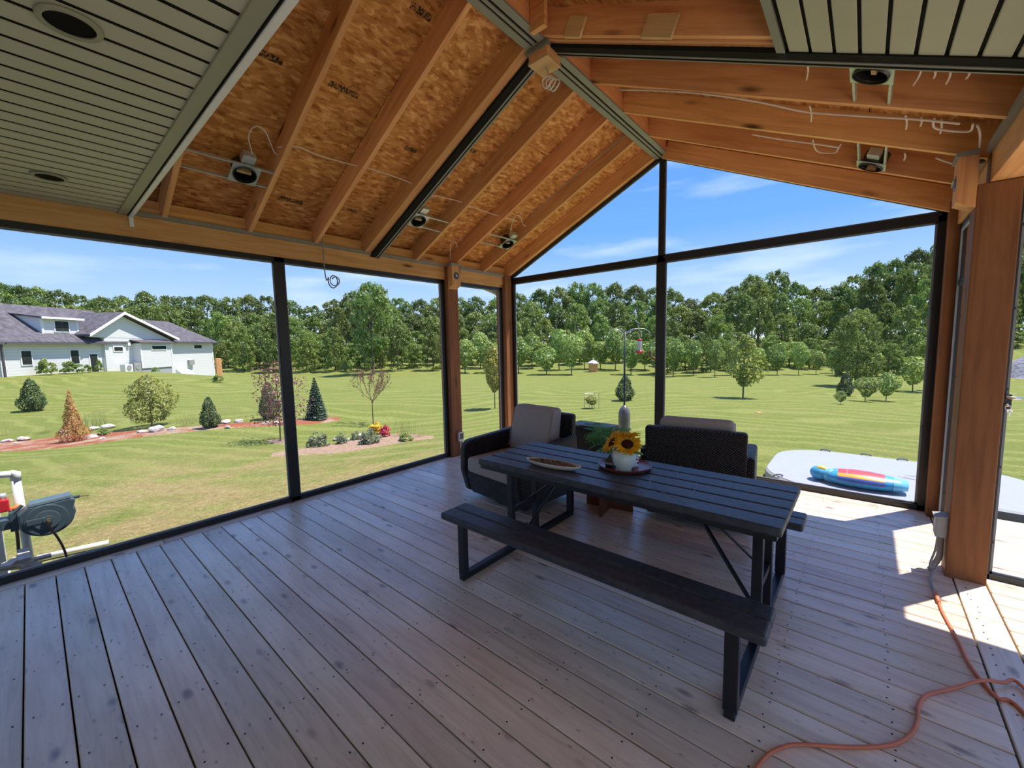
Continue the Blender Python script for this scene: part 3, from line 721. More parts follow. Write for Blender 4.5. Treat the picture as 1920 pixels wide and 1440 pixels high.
# ================================================================== PICNIC TABLE
TX0, TX1 = -2.15, -.24
pt = root('picnic_table', (-1.195, 2.46, 0), 'black resin picnic table with attached benches', 'table')
for k in range(5):
    y0 = 2.10+.14*k
    part(MB().box(TX0, TX1, y0+.002, y0+.138, .695, .74), 'tabletop_plank', MAT['table'], pt, bevel=.011, seg=3)
part(MB().box(TX0+.02, TX1-.02, 2.11, 2.79, .672, .70), 'tabletop_frame', MAT['steel_black'], pt)
for y0 in (1.745, 2.99):
    for k in range(2):
        part(MB().box(TX0-.02, TX1+.005, y0+.121*k+.001, y0+.121*k+.12, .392, .44), 'bench_plank', MAT['table'], pt, bevel=.013, seg=3)
for X in (-2.0, -.36):
    part(MB().box(X-.022, X+.022, 1.77, 3.15, 0, .045), 'foot_bar', MAT['steel_black'], pt, bevel=.004)
    for Y in (1.795, 3.125):
        part(MB().box(X-.028, X+.028, Y-.022, Y+.022, .03, .395), 'bench_leg', MAT['steel_black'], pt, bevel=.004)
    for Y in (2.30, 2.60):
        part(MB().box(X-.024, X+.024, Y-.02, Y+.02, .03, .68), 'table_leg', MAT['steel_black'], pt, bevel=.004)
    part(MB().box(X-.015, X+.015, 2.30, 2.60, .30, .34), 'leg_brace', MAT['steel_black'], pt)
    s = 1 if X < -1 else -1
    part(MB().tube([(X+s*.02, 2.45, .17), (X+s*.06, 2.45, .17), (X+s*.36, 2.45, .62)], .013, 8), 'folding_strut', MAT['steel_black'], pt, smooth=True)
    part(MB().tube([(X+s*.02, 2.48, .36), (X+s*.40, 2.48, .66)], .008, 8), 'folding_strut', MAT['steel_black'], pt, smooth=True)
    part(MB().bar((X+s*.335, 2.455, .565), (X+s*.365, 2.455, .615), .028, .016), 'strut_clip', MAT['white_metal'], pt, label='bright metal clip')
sm = MB()
q = spline([onz(x, y, .7408) for x, y in ((1222,893),(1219,905),(1228,915),(1250,926),(1270,936),(1286,943))], 5)
sm.tube(q, .0013, 4)
sm.tube(spline([onz(x, y, .7408) for x, y in ((1306,905),(1304,915),(1295,930))], 5), .0012, 4)
sm.tube(spline([onz(x, y, .7408) for x, y in ((1268,880),(1271,890))], 3), .0010, 4)
rr_ = random.Random(2)
for k in range(24):
    t = rr_.random(); x = 966+t*34+rr_.uniform(-4, 4); y = 835+t*12+rr_.uniform(-2, 2)
    a = onz(x, y, .7405); sm.tube([a, a+np.array([rr_.uniform(.005,.025), rr_.uniform(-.008,.008), .0002])], rr_.uniform(.001, .003), 4)
part(sm, 'scuff_mark', m_plain('pale_scuff', (.34,.37,.42), .6, .3), pt, kind='stuff', label='pale scuffs on the top')

# ---- tray, pot of sunflowers, small things on the table
TZ = .74
ty = root('serving_tray', (-1.197, 2.55, TZ), 'round reddish wooden tray under the flower pot', 'tray')
MB().lathe([(.155,0),(.168,.008),(.176,.022),(.172,.024),(.162,.012),(.150,.009),(.0,.009)], n=40).build('tray_body', MAT['tray'], ty, smooth=False)
PX_, PY_ = -1.155, 2.455
fp = root('sunflower_pot', (PX_, PY_, TZ+.009), 'pale ceramic pot of yellow sunflowers on the tray', 'flower pot')
MB().lathe([(.0,0),(.047,0),(.047,.018),(.050,.022),(.066,.04),(.074,.07),(.076,.14),(.072,.14),(.068,.12),(.0,.115)], n=32, cap=False).build('pot', MAT['ceramic'], fp, smooth=True)
MPET = m_leaf('sunflower_petal', (.90,.50,.015), .0, .0, .4, .18); MCEN = m_plain('sunflower_centre', (.045,.016,.010), .9, .1, var=.5, scale=90, bump=.5)
MLF = m_leaf('house_leaf', (.12,.36,.10), .15, .01, .3, .35)
def petals(rad, L, n, seed, tilt):
    rr = random.Random(seed); mb = MB()
    for layer in range(2):
        for k in range(n):
            a = 2*math.pi*(k+.5*layer)/n+rr.uniform(-.08,.08); l = L*rr.uniform(.8,1.1); wd = .0125*rr.uniform(.85,1.2); tl = tilt+layer*.25+rr.uniform(-.15,.15)
            d = Vector((math.cos(a), math.sin(a), 0)); s = Vector((-math.sin(a), math.cos(a), 0)); u = Vector((0,0,1))
            pts = [d*(rad*.8), d*(rad+l*.5*math.cos(tl))+u*(l*.5*math.sin(tl)), d*(rad+l*math.cos(tl*.6))+u*(l*math.sin(tl*.6))]
            mb.add([pts[0]-s*wd*.5, pts[0]+s*wd*.5, pts[1]+s*wd, pts[2], pts[1]-s*wd], [(0,1,2,3,4)])
    return mb
for i, (c, nrm) in enumerate((((-1.232,2.445,.925),(-.62,-.55,.62)), ((-1.125,2.435,.93),(.30,-.60,.85)), ((-1.165,2.52,.965),(-.05,.05,1.0)))):
    R = Vector(nrm).normalized().to_track_quat('Z', 'Y').to_matrix().to_4x4()
    mt = Matrix.Translation(Vector(c)-Vector(fp.location)) @ R
    h = MB().lathe([(.0,-.012),(.036,-.008),(.038,.004),(.028,.012),(.0,.010)], n=18, cap=False).xf(mt).build('flower_head', MCEN, fp, smooth=True)
    petals(.034, .064, 17, i, .22).xf(mt).build('petals', MPET, h, recalc=False)
    MB().tube([Vector(c)-Vector(fp.location)-Vector(nrm).normalized()*.01, Vector((0,0,.11))], .005, 6).build('stem', MLF, fp)
def leaf_blade(L, wd, droop=.3, n=5):
    vs = []; fs = []
    for i in range(n+1):
        t = i/n; w_ = wd*math.sin(math.pi*min(.999, t*.9+.08))**.8*(1 if i < n else .05)
        z = -droop*L*t*t
        vs += [(L*t, -w_, z-.15*w_), (L*t, 0, z+.1*w_), (L*t, w_, z-.15*w_)]
    for i in range(n):
        a = 3*i; fs += [(a, a+3, a+4, a+1), (a+1, a+4, a+5, a+2)]
    return MB().add(vs, fs)
for i, (rz, tlt, p) in enumerate(((-.3, .2, (.06,-.01,.14)), (2.6, .3, (-.05,0,.13)), (.8, .3, (.03,.05,.14)))):
    o = leaf_blade(.085, .028).build('leaf', MLF, fp, recalc=False); o.location = p; o.rotation_euler = (0, -tlt, rz)
cp = root('patterned_cup', (-1.150, 2.580, TZ+.009), 'white cup with dark blue pattern behind the flower pot', 'cup')
def m_pat():
    T = NT('blue_pattern'); vo = T.n('ShaderNodeTexVoronoi', Scale=55.0); T.l(T.coords(), vo.inputs['Vector'])
    T.bsdf(T.ramp(vo.outputs['Distance'], [(.42, (.03,.03,.10)), (.5, (.75,.75,.75))]), .3, .5); return T.m
MB().lathe([(.0,0),(.033,0),(.035,.01),(.035,.11),(.032,.11),(.030,.02),(.0,.015)], n=24, cap=False).build('cup_body', m_pat(), cp, smooth=True)
py = root('pyramid_ornament', (-1.262, 2.475, TZ+.009), 'small dark pyramid ornament with bright base band on the tray', 'ornament')
MB().add([(-.03,-.03,.036),(.03,-.03,.036),(.03,.03,.036),(-.03,.03,.036),(0,0,.092)], [(0,1,4),(1,2,4),(2,3,4),(3,0,4),(3,2,1,0)]).build('pyramid', m_plain('dark_stone', (.06,.05,.045), .3, .5), py)
MB().box(-.030,.030,-.030,.030,.022,.036).build('band', MAT['steel_bright'], py); MB().box(-.026,.026,-.026,.026,0,.022).build('base', MAT['can_dark'], py)
od = root('oval_dish', (-1.585, 2.262, TZ), 'long cream oval dish of brown nuts on the table', 'dish')
MB().lathe([(.0,0),(.11,0),(.17,.006),(.205,.024),(.215,.036),(.208,.037),(.195,.026),(.15,.012),(.0,.010)], n=40, sx=1, sy=.31, cap=False).build('dish_body', MAT['ceramic2'], od, smooth=True)
od.rotation_euler = (0, 0, .07)
nb = MB(); rr_ = random.Random(8)
for k in range(330):
    a = rr_.random()*6.283; q = math.sqrt(rr_.random()); x = q*.19*math.cos(a); y = q*.052*math.sin(a)
    s = rr_.uniform(.004,.008)
    nb.ell((x, y, .018+.016*(1-q*q)+rr_.uniform(0,.010)), (s*1.5, s, s*.8), 6, 4)
nb.build('nuts', m_leaf('nut_shell', (.20,.12,.075), 0, 0, .0, .6), od, kind='stuff')

# ================================================================== WICKER CHAIRS
def chair(loc, rz, label):
    r = root('wicker_chair', loc, label, 'chair', 'dark wicker swivel chairs', rz=rz)
    W = .41
    MB().lathe([(.0,0),(.27,0),(.27,.02),(.20,.035),(.20,.075),(.0,.075)], n=28, cap=False).build('swivel_base', MAT['steel_black'], r)
    MB().hexa([(-W+.06,-.36,.06),(W-.06,-.36,.06),(W-.06,.34,.06),(-W+.06,.34,.06)], [(-W+.06,-.43,.30),(W-.06,-.43,.30),(W-.06,.40,.30),(-W+.06,.40,.30)]).build('seat_base', MAT['wicker'], r, bevel=.02)
    # arms: side profile with rounded front corner
    prof = [(-.37,.07),(-.435,.30),(-.43,.48)]
    for k in range(7):
        a = math.pi-(math.pi/2)*k/6; prof.append((-.32+.11*math.cos(a), .50+.11*math.sin(a)))
    prof += [(.10,.635),(.40,.66),(.42,.30),(.36,.07)]
    for s in (-1, 1):
        x0, x1 = s*(W+.035), s*(W-.06)
        x0, x1 = min(x0, x1), max(x0, x1)
        MB().prism(prof, 'x', x0, x1).build('arm', MAT['wicker'], r, bevel=.028, seg=3, smooth=True)
    MB().hexa([(-W+.02,.33,.07),(W-.02,.33,.07),(W-.02,.42,.07),(-W+.02,.42,.07)], [(-W+.02,.375,.86),(W-.02,.375,.86),(W-.02,.465,.86),(-W+.02,.465,.86)]).build('backrest', MAT['wicker'], r, bevel=.028, seg=3, smooth=True)
    sc = MB().box(-.305,.305,-.445,.24,.30,.455).build('seat_cushion', MAT['cushion'], r, bevel=.035, seg=4, smooth=True)
    bc_ = MB().hexa([(-.30,.10,.45),(.30,.10,.45),(.30,.30,.44),(-.30,.30,.44)], [(-.29,.21,.925),(.29,.21,.925),(.29,.372,.925),(-.29,.372,.925)]).build('back_cushion', MAT['cushion'], r, bevel=.05, seg=4, smooth=True)
    for s in (-1, 1):
        MB().tube(spline([(s*.296,.118,.48),(s*.288,.215,.89)], 4), .004, 6).build('piping', MAT['cushion'], bc_, smooth=True)
    return r
chair((-2.665, 3.20, 0), -.12, 'dark wicker swivel chair facing the picnic table with taupe cushions')
chair((-1.105, 3.93, 0), math.pi+.15, 'dark wicker swivel chair turned with its back to the table')
wbx = root('wicker_box', (-2.47, 4.42, 0), 'brown wicker storage box behind the potted plant', 'storage box')
MB().box(-.28,.28,-.14,.14,.02,.55).build('box_body', MAT['wicker2'], wbx, bevel=.015)
MB().box(-.29,.29,-.15,.15,.55,.59).build('lid', MAT['wicker2'], wbx, bevel=.015)
for sx in (-1,1):
    for sy in (-1,1): MB().box(sx*.25-.02, sx*.25+.02, sy*.10-.02, sy*.10+.02, 0, .03).build('foot', MAT['steel_black'], wbx)
# ---- side table with crossed panels
st = root('side_table', (-1.80, 3.505, 0), 'low round table on crossed walnut panels under the plant', 'side table')
def cut_panel(w_, h, rad, th):
    """panel in local XZ with a round opening at its top centre"""
    n = 20; out = []; inn = []
    vs = []; fs = []
    poly = [(-w_,0),(w_,0),(w_,h)]
    for k in range(n+1):
        a = -math.pi*k/n; poly.append((rad*math.cos(a), h+rad*1.8*math.sin(a)))
    poly.append((-w_,h))
    return MB().prism(poly, 'y', -th/2, th/2)
cut_panel(.225, .40, .16, .022).build('leg_panel', MAT['walnut'], st)
o = MB().prism([(-.26,0),(.225,0),(.225,.40),(-.26,.40)], 'x', -.011, .011).build('leg_panel', MAT['walnut'], st)
MB().tube([(.16*math.cos(a), 0, .40+.288*math.sin(a)) for a in np.linspace(-math.pi, 0, 24)], .014, 6).build('opening_rim', MAT['ceramic2'], st)
MB().lathe([(.0,.40),(.20,.40),(.205,.41),(.20,.42),(.0,.42)], n=36, cap=False).build('tabletop', MAT['walnut'], st)
st.rotation_euler = (0, 0, .16)
pl = root('potted_plant', (-1.815, 3.51, .42), 'green split-leaf potted plant on the low round table', 'potted plant')
MB().lathe([(.0,0),(.075,0),(.10,.10),(.103,.13),(.095,.13),(.09,.11),(.0,.105)], n=28, cap=False).build('pot', MAT['ceramic2'], pl, smooth=True)
def monstera(L):
    vs = []; fs = []
    n = 7
    for i in range(n):
        t0 = .12+.80*i/n; t1 = t0+.80/n*.62
        wv = L*.42*math.sin(math.pi*(.18+.75*i/n))
        for s in (-1, 1):
            b = len(vs)
            z0 = -.25*L*t0*t0; z1 = -.25*L*t1*t1
            vs += [(L*t0,0,z0),(L*t1,0,z1),(L*(t1+.10), s*wv, z1-.12*L*t0-.04*L),(L*(t0+.10), s*wv*.96, z0-.12*L*t0-.04*L)]
            fs.append((b,b+1,b+2,b+3))
    b = len(vs)
    for i in range(6):
        t = i/5; vs += [(L*t, -.035*L*(1.05-t), -.25*L*t*t+.003), (L*t, .035*L*(1.05-t), -.25*L*t*t+.003)]
    for i in range(5): fs.append((b+2*i, b+2*i+2, b+2*i+3, b+2*i+1))
    return MB().add(vs, fs)
lf0 = monstera(.24).build('leaf', MLF, pl, recalc=False)
rr_ = random.Random(4)
for k in range(26):
    a = 2.4*k; up_ = .95-.05*k if k < 20 else rr_.uniform(0,.6)
    o = lf0 if k == 0 else inst(lf0, 'leaf', pl)
    rad = .02+.05*rr_.random()
    o.location = (rad*math.cos(a), rad*math.sin(a), .18+.18*rr_.random()); o.rotation_euler = (rr_.uniform(-.3,.3), -up_+.15, a); s = rr_.uniform(.75,1.25)*(.68 if math.cos(a) > .5 else .86 if math.cos(a) < -.5 else 1.0); o.scale = (s,s,s)
    MB().tube([Vector((0,0,.10)), Vector(o.location)], .004, 5).build('stem', MLF, pl)
# ================================================================== THE LAND
CP = []
for x, y, D in ((20,706,37),(230,696,47),(330,702,55),(405,714,62),(62,770,24),(140,828,15),(20,838,14.5),(285,797,17.5),(395,800,16),(594,785,18),(525,825,14),(700,795,18),
                (928,765,22),(600,850,11),(712,818,14),(300,900,8),(100,900,7.8),(1110,765,22),(1172,750,25),(1393,745,26),(1112,697,75),(1605,722,42),(1710,730,38),(1622,752,29),
                (1890,709,60),(480,691,85),(620,690,85),(820,684,90),(1240,704,68),(1450,704,60),(1000,692,85),(250,735,30),(450,730,36),(1300,780,17),(1600,800,15),(1850,800,16),(700,730,36),(1000,725,38)):
    CP.append(tuple(atD(x, y, D)))
for x, D, z in ((-300,60,1),(0,95,2),(300,105,2),(600,115,1),(900,125,0),(1200,120,0),(1400,105,0),(1600,95,0),(1780,90,1),(2000,85,2),(2400,80,1),(300,150,3),(1000,160,1),(1700,140,2),(2100,130,2),(-300,30,-.3)):
    p = atD(x, 650, D); CP.append((p[0], p[1], z))
for p in ((-5,-1,-.5),(-5,2,-.5),(-5,5.4,-.52),(-2.5,5.7,-.52),(.5,5.7,-.53),(3,5.7,-.55),(-6,0,-.53),(-6,4,-.6),(-.3,7.8,-.58),(3,8,-.65),(-3.4,7.3,-.68),(-5,-8,-.4),(3,-8,-.4),(8,0,-.6),(-14,-10,-.5),(10,10,-1.2)): CP.append(p)
CPA = np.array(CP); SCL = 30.0
def _phi(r2): return .5*r2*np.log(r2+1e-12)
A_ = CPA[:, :2]/SCL; n_ = len(A_)
K = _phi(((A_[:,None]-A_[None])**2).sum(-1)) + np.eye(n_)*2e-4
Pm = np.hstack([np.ones((n_,1)), A_])
SYS = np.block([[K, Pm],[Pm.T, np.zeros((3,3))]])
SOL = np.linalg.solve(SYS, np.concatenate([CPA[:,2], np.zeros(3)]))
def ground(X, Y):
    q = np.stack([np.atleast_1d(np.asarray(X, float)).ravel()/SCL, np.atleast_1d(np.asarray(Y, float)).ravel()/SCL], -1)
    r2 = ((q[:,None]-A_[None])**2).sum(-1)
    return _phi(r2) @ SOL[:n_] + SOL[n_] + q @ SOL[n_+1:]
def hit(x, y, dmax=140):
    d = ray(x, y); t = np.concatenate([np.linspace(4, 30, 200), np.linspace(30.2, dmax, 400)])
    Pq = EYE[None]+d[None]*t[:,None]; h = Pq[:,2]-ground(Pq[:,0], Pq[:,1])
    i = np.argmax(h < 0) if (h < 0).any() else len(t)-1
    if i > 0 and h[i] < 0:
        s = h[i-1]/(h[i-1]-h[i]); tt = t[i-1]+s*(t[i]-t[i-1])
    else: tt = t[i]
    p = EYE+d*tt; p[2] = float(ground(p[0], p[1])[0]); return p
def m_lawn():
    T = NT('mown_lawn'); v = T.coords()
    dt = T.n('ShaderNodeVectorMath', operation='DOT_PRODUCT'); T.l(v, dt.inputs[0]); dt.inputs[1].default_value = (FW[0], FW[1], 0)
    ns = T.noise(v, .05, 3)
    ma = T.n('ShaderNodeMath', operation='MULTIPLY_ADD'); T.l(ns, ma.inputs[0]); ma.inputs[1].default_value = 26.0; T.l(dt.outputs['Value'], ma.inputs[2])
    sn = T.n('ShaderNodeMath', operation='MULTIPLY'); T.l(ma.outputs[0], sn.inputs[0]); sn.inputs[1].default_value = 4.0
    si = T.n('ShaderNodeMath', operation='SINE'); T.l(sn.outputs[0], si.inputs[0])
    st_ = T.ramp(si.outputs[0], [(.2, 0.0), (.8, 1.0)])
    fine = T.noise(v, 9.0, 9, .8)
    mid = T.noise(v, .55, 5, .6)
    base = T.mix(st_, LAWN_A, LAWN_B)
    base = T.mix(T.ramp(mid, [(.45, 0.0), (.75, .5)]), base, LAWN_DRY)
    # worn, drier turf close to the porch
    sx = T.n('ShaderNodeSeparateXYZ'); T.l(v, sx.inputs[0])
    gl = T.n('ShaderNodeVectorMath', operation='DISTANCE'); T.l(v, gl.inputs[0]); gl.inputs[1].default_value = (-8.0, 2.0, -.8)
    nr = T.n('ShaderNodeMapRange'); T.l(gl.outputs['Value'], nr.inputs[0]); nr.inputs[1].default_value = 2.0; nr.inputs[2].default_value = 7.5; nr.inputs[3].default_value = 1.0; nr.inputs[4].default_value = 0.0
    pat = T.noise(v, .9, 5, .65)
    pm = T.n('ShaderNodeMath', operation='MULTIPLY'); T.l(nr.outputs[0], pm.inputs[0]); T.l(T.ramp(pat, [(.40, 0.0), (.62, .9)]), pm.inputs[1])
    base = T.mix(pm.outputs[0], base, (.29,.22,.10))
    sp = T.noise(v, 38.0, 4, .7)
    col = T.mix(.8, base, T.ramp(fine, [(.25, .35), (.75, 1.5)]), 'MULTIPLY')
    col = T.mix(.7, col, T.ramp(sp, [(.3, .45), (.5, 1.0), (.7, 1.7)]), 'MULTIPLY')
    T.bsdf(col, .95, .1, bump=fine, bstr=.6, bdist=.05); return T.m
LAWN_A, LAWN_B, LAWN_DRY = (.155,.182,.042), (.205,.225,.060), (.245,.222,.082)
gx = np.concatenate([np.linspace(-170,-40,66)[:-1], np.linspace(-40,14,91)[:-1], np.linspace(14,120,40)])
gy = np.concatenate([np.linspace(-60,-6,20)[:-1], np.linspace(-6,40,81)[:-1], np.linspace(40,190,76)])
GX_, GY_ = np.meshgrid(gx, gy); gz = ground(GX_, GY_)
V = np.stack([GX_.ravel(), GY_.ravel(), gz], -1); nx_, ny_ = len(gx), len(gy)
ii = (np.arange(ny_-1)[:,None]*nx_+np.arange(nx_-1)[None]).ravel()
F = np.stack([ii, ii+1, ii+1+nx_, ii+nx_], -1)
lawn = raw('ground_lawn', V, F, m_lawn(), None, smooth=True)
tag(lawn, 'broad striped green lawn rolling towards the woods', 'lawn', kind='structure')
def strip(name, top, bot, mat, label, cat, lift=.025, n=5):
    tp = spline([(x, y, 0) for x, y in top], n); bt = spline([(x, y, 0) for x, y in bot], n)
    m_ = min(len(tp), len(bt)); vs = []; fs = []; NS = 6
    for i in range(m_):
        a_ = tp[int(i*(len(tp)-1)/(m_-1))]; b_ = bt[int(i*(len(bt)-1)/(m_-1))]
        A3 = hit(a_.x, a_.y); B3 = hit(b_.x, b_.y)
        for k in range(NS+1):
            q = A3+(B3-A3)*k/NS; e = math.sin(math.pi*k/NS)
            vs.append((q[0], q[1], float(ground(q[0], q[1])[0])-.03+(lift+.03)*min(1, e*3)))
    for i in range(m_-1):
        for k in range(NS):
            a_ = i*(NS+1)+k; fs.append((a_, a_+1, a_+NS+2, a_+NS+1))
    return MB().add(vs, fs).build(name, mat, None, smooth=True, label=label, cat=cat, recalc=False, kind='structure')
def m_mulch():
    T = NT('red_mulch'); v = T.coords(); n = T.noise(v, 26, 4); b = T.noise(v, 1.3, 5, .6)
    col = T.mix(T.ramp(b, [(.46, 0.0), (.60, 1.0)]), T.ramp(n, [(.3, (.12,.038,.02)), (.7, (.40,.135,.07))]), T.ramp(n, [(.3, (.20,.13,.09)), (.7, (.44,.32,.24))]))
    T.bsdf(col, .95, .1, bump=n, bstr=.6); return T.m
MULCH = m_mulch()
SOIL = m_plain('tan_mulch', (.30,.20,.14), .95, .1, var=.5, scale=22, bump=.6)
strip('mulch_bed', [(-40,832),(60,822),(150,812),(250,806),(330,801),(430,794),(520,788),(580,783),(640,782)], [(-40,850),(60,846),(150,838),(250,823),(330,813),(430,804),(520,799),(590,796),(636,789)], MULCH, 'long bed of red mulch edged with stones', 'garden bed')
strip('mulch_bed', [(512,850),(560,841),(620,831),(690,817),(750,812),(812,818)], [(508,857),(560,855),(640,850),(710,840),(770,829),(814,823)], SOIL, 'pale tan mulch bed with lavender mounds', 'garden bed')
strip('mulch_ring', [(500,827),(515,823),(535,823),(548,827)], [(500,828),(515,833),(535,833),(548,828)], SOIL, 'small mulch ring around the purple-leaved young tree', 'garden bed')

# ---- rocks
def rock(x, y, wpx, seed):
    p = hit(x, y); s = wpx/math.sqrt(1+((x-960)/FPX)**2)/FPX*depth(p)/2*1.25; rr = np.random.RandomState(seed)
    bm = bmesh.new(); bmesh.ops.create_icosphere(bm, subdivisions=2, radius=1)
    dirs = rr.randn(7, 3); dirs /= np.linalg.norm(dirs, axis=1)[:,None]
    for v in bm.verts:
        c = np.array(v.co); k = 1
        for d in dirs:
            t = c @ d
            if t > .62: k = min(k, .62/t+.06)
        c = c*k+rr.uniform(-.03,.03,3); v.co = (c[0]*s, c[1]*s*.8, c[2]*s*.5)
    me = bpy.data.meshes.new('rock'); bm.to_mesh(me); bm.free(); me.materials.append(ROCK)
    o = bpy.data.objects.new('garden_rock', me); COL.objects.link(o); o.location = (p[0], p[1], p[2]+s*.28); o.rotation_euler = (0, 0, rr.uniform(0, 6))
    near = 'at the start of the red mulch bed' if x < 70 else 'around the rust-brown conifer' if x < 240 else 'under the yellow-green bushy tree' if x < 340 else 'beside the olive-green conifer' if x < 460 else 'behind the purple-leaved young tree' if x < 560 else 'among the lavender mounds'
    tag(o, 'pale grey-pink boulder '+near, 'rock', 'boulders '+near)
ROCK = m_plain('field_stone', (.46,.40,.37), .85, .2, var=.35, scale=6, bump=.4)
for i, (x, y, w_) in enumerate(((12,830,24),(45,826,28),(28,833,16),(118,812,20),(175,806,22),(203,803,30),(172,822,22),(192,824,14),(266,812,20),(293,810,36),(322,807,20),(422,795,24),(448,792,17),(500,796,17),(519,795,15),(678,820,20),(630,826,15),(652,827,14),(126,818,14),(427,803,14))): rock(x, y, w_, i)

# ---- foliage generators
def cards(C, Nn, size, rs, asp=.6, elong=None):
    n = len(C); R = rs.randn(n, 3); Nn = Nn+R*.65; Nn /= np.linalg.norm(Nn, axis=1)[:,None]+1e-9
    T = np.cross(Nn, rs.randn(n, 3)); T /= np.linalg.norm(T, axis=1)[:,None]+1e-9; B = np.cross(Nn, T)
    s = (size*rs.uniform(.6, 1.3, n))[:,None]
    V = np.stack([C-T*s, C+B*s*asp, C+T*s, C-B*s*asp], 1).reshape(-1, 3)
    return V, np.arange(len(V)).reshape(-1, 4)
def blob_crown(seed, env, nb, br, nl, leaf, z0, z1, power=1.0):
    """env(t)->radius of the envelope at relative height t in [0,1]; crown spans z0..z1; leaves sit on many small rounded boughs"""
    rs = np.random.RandomState(seed); C = []; Nn = []
    for k in range(nb):
        t = rs.uniform(0, 1)**power; a = rs.uniform(0, 6.283); R = env(t)*math.sqrt(rs.uniform(.2, 1))
        c = np.array([R*math.cos(a), R*math.sin(a), z0+(z1-z0)*t]); r = br*rs.uniform(.7, 1.3)
        d = rs.randn(nl, 3); d /= np.linalg.norm(d, axis=1)[:,None]; d[:,2] = np.where(d[:,2] < -.2, -d[:,2], d[:,2])
        rad = r*rs.uniform(.65, 1.1, nl)[:,None]
        C.append(c+d*rad); Nn.append(d+np.array([0,0,.3]))
    return cards(np.concatenate(C), np.concatenate(Nn), leaf, rs)
def surf_crown(seed, env, n, leaf, z0, z1, lump=.25, nl=40, asp=.6, fill=.5):
    """dense crown following the envelope closely, roughened by random lobes"""
    rs = np.random.RandomState(seed)
    ts = np.linspace(0, 1, 60); w_ = np.array([env(t) for t in ts]); cdf = np.cumsum(w_+.02); cdf /= cdf[-1]
    t = np.interp(rs.uniform(0, 1, n), cdf, ts); a = rs.uniform(0, 6.283, n)
    R = np.interp(t, ts, w_)
    lt = rs.uniform(0, 1, nl); la = rs.uniform(0, 6.283, nl); ls = rs.choice([-1, 1, 1], nl)
    dd = ((t[:,None]-lt[None])/.11)**2+(np.angle(np.exp(1j*(a[:,None]-la[None])))/.55)**2
    bmp = (np.exp(-dd)*ls[None]).sum(1)
    R = R*(1+lump*np.clip(bmp, -1.2, 1.2))*np.sqrt(rs.uniform(fill, 1.05, n))
    C = np.stack([R*np.cos(a), R*np.sin(a), z0+(z1-z0)*t+rs.uniform(-.012,.012,n)], -1)
    Nn = np.stack([np.cos(a), np.sin(a), .35+t], -1)
    return cards(C, Nn, leaf, rs, asp)
def trunk_mb(h, r, seed, branches=5, z1=.7, spread=.2):
    rr = random.Random(seed); mb = MB()
    mb.tube([(0,0,-.02),(rr.uniform(-.01,.01),rr.uniform(-.01,.01),h*.5),(0,0,h)], [r, r*.8, r*.35], 7)
    for k in range(branches):
        z = h*rr.uniform(.4,.9); a = 6.283*k/branches; L = spread*rr.uniform(.6,1)
        mb.tube([(0,0,z),(L*.5*math.cos(a),L*.5*math.sin(a),z+L*.5),(L*math.cos(a),L*math.sin(a),z+L*.8)], [r*.45,r*.3,r*.12], 5)
    return mb
PARK = root  # alias
PROTO = {}
def proto(key, name, V, F, leafmat, tr, trmat=None):
    r = bpy.data.objects.new(name, None); 
    me = bpy.data.meshes.new('crown'); me.from_pydata(V.tolist(), [], F.tolist()); me.materials.append(leafmat); me.update()
    c = bpy.data.objects.new('crown', me)
    parts = [c]
    if tr is not None:
        t = tr.build('trunk', trmat or MAT['bark'], r, recalc=False); COL.objects.unlink(t); parts.append(t)
    PROTO[key] = (name, parts)
    bpy.data.objects.remove(r)
def plant(key, p, sx, sz, label, cat='tree', group=None, rz=None, name=None):
    nm, parts = PROTO[key]
    r = root(name or nm, p, label, cat, group, rz=random.Random(int(abs(p[0]*131+p[1]*57))).uniform(0, 6.28) if rz is None else rz)
    r.scale = (sx, sx, sz)
    for q in parts:
        c = q.copy(); COL.objects.link(c); c.parent = r
    return r
LEAF_DK = m_leaf('woodland_leaf', (.165,.235,.055), .32, .018)
LEAF_MD = m_leaf('mid_leaf', (.195,.275,.062), .28, .018)
LEAF_LT = m_leaf('young_leaf', (.26,.37,.095), .2, .015)
LEAF_YL = m_leaf('yellow_leaf', (.36,.37,.07), .1, .01)
rnd_env = lambda t: .30*math.sqrt(max(0, 1-(2*t-.95)**2))+.03
for k in range(5):
    V, F = blob_crown(10+k, rnd_env, 90, .075, 62, .020, .20, .95)
    proto('wood%d' % k, 'woodland_tree', V, F, LEAF_DK, trunk_mb(.75, .018, k, 6, spread=.25))
for k in range(3):
    V, F = blob_crown(30+k, lambda t: .36*math.sqrt(max(0, 1-(1.6*t-.6)**2))+.02, 90, .085, 62, .022, .04, .93)
    proto('bushy%d' % k, 'woodland_tree', V, F, LEAF_MD, trunk_mb(.6, .02, k+9, 5))
for k in range(4):
    V, F = surf_crown(50+k, lambda t: .27*(math.sin(math.pi*min(1, .10+.84*(1-t)**.9)))+.015, 1700, .032, .20, .99, .3)
    proto('young%d' % k, 'young_tree', V, F, LEAF_LT, trunk_mb(.7, .014, k+20, 4, spread=.12))
V, F = surf_crown(71, lambda t: .29*(1-t)**.62*min(1, .5+t*2.6)+.008, 3600, .022, .04, 1.0, .22); proto('conic', 'evergreen_shrub', V, F, m_leaf('dark_evergreen', (.075,.125,.045), .15, .01), trunk_mb(.6, .02, 3, 0))
V, F = surf_crown(72, lambda t: (.27*(1-t)**1.15+.03*(1-t)**.3)*min(1, .6+t*3)+.004, 2600, .026, .03, 1.0, .35, asp=.3); proto('rust', 'rusty_conifer', V, F, m_leaf('rust_needle', (.42,.17,.07), .1, .01, .2), trunk_mb(.8, .02, 4, 0))
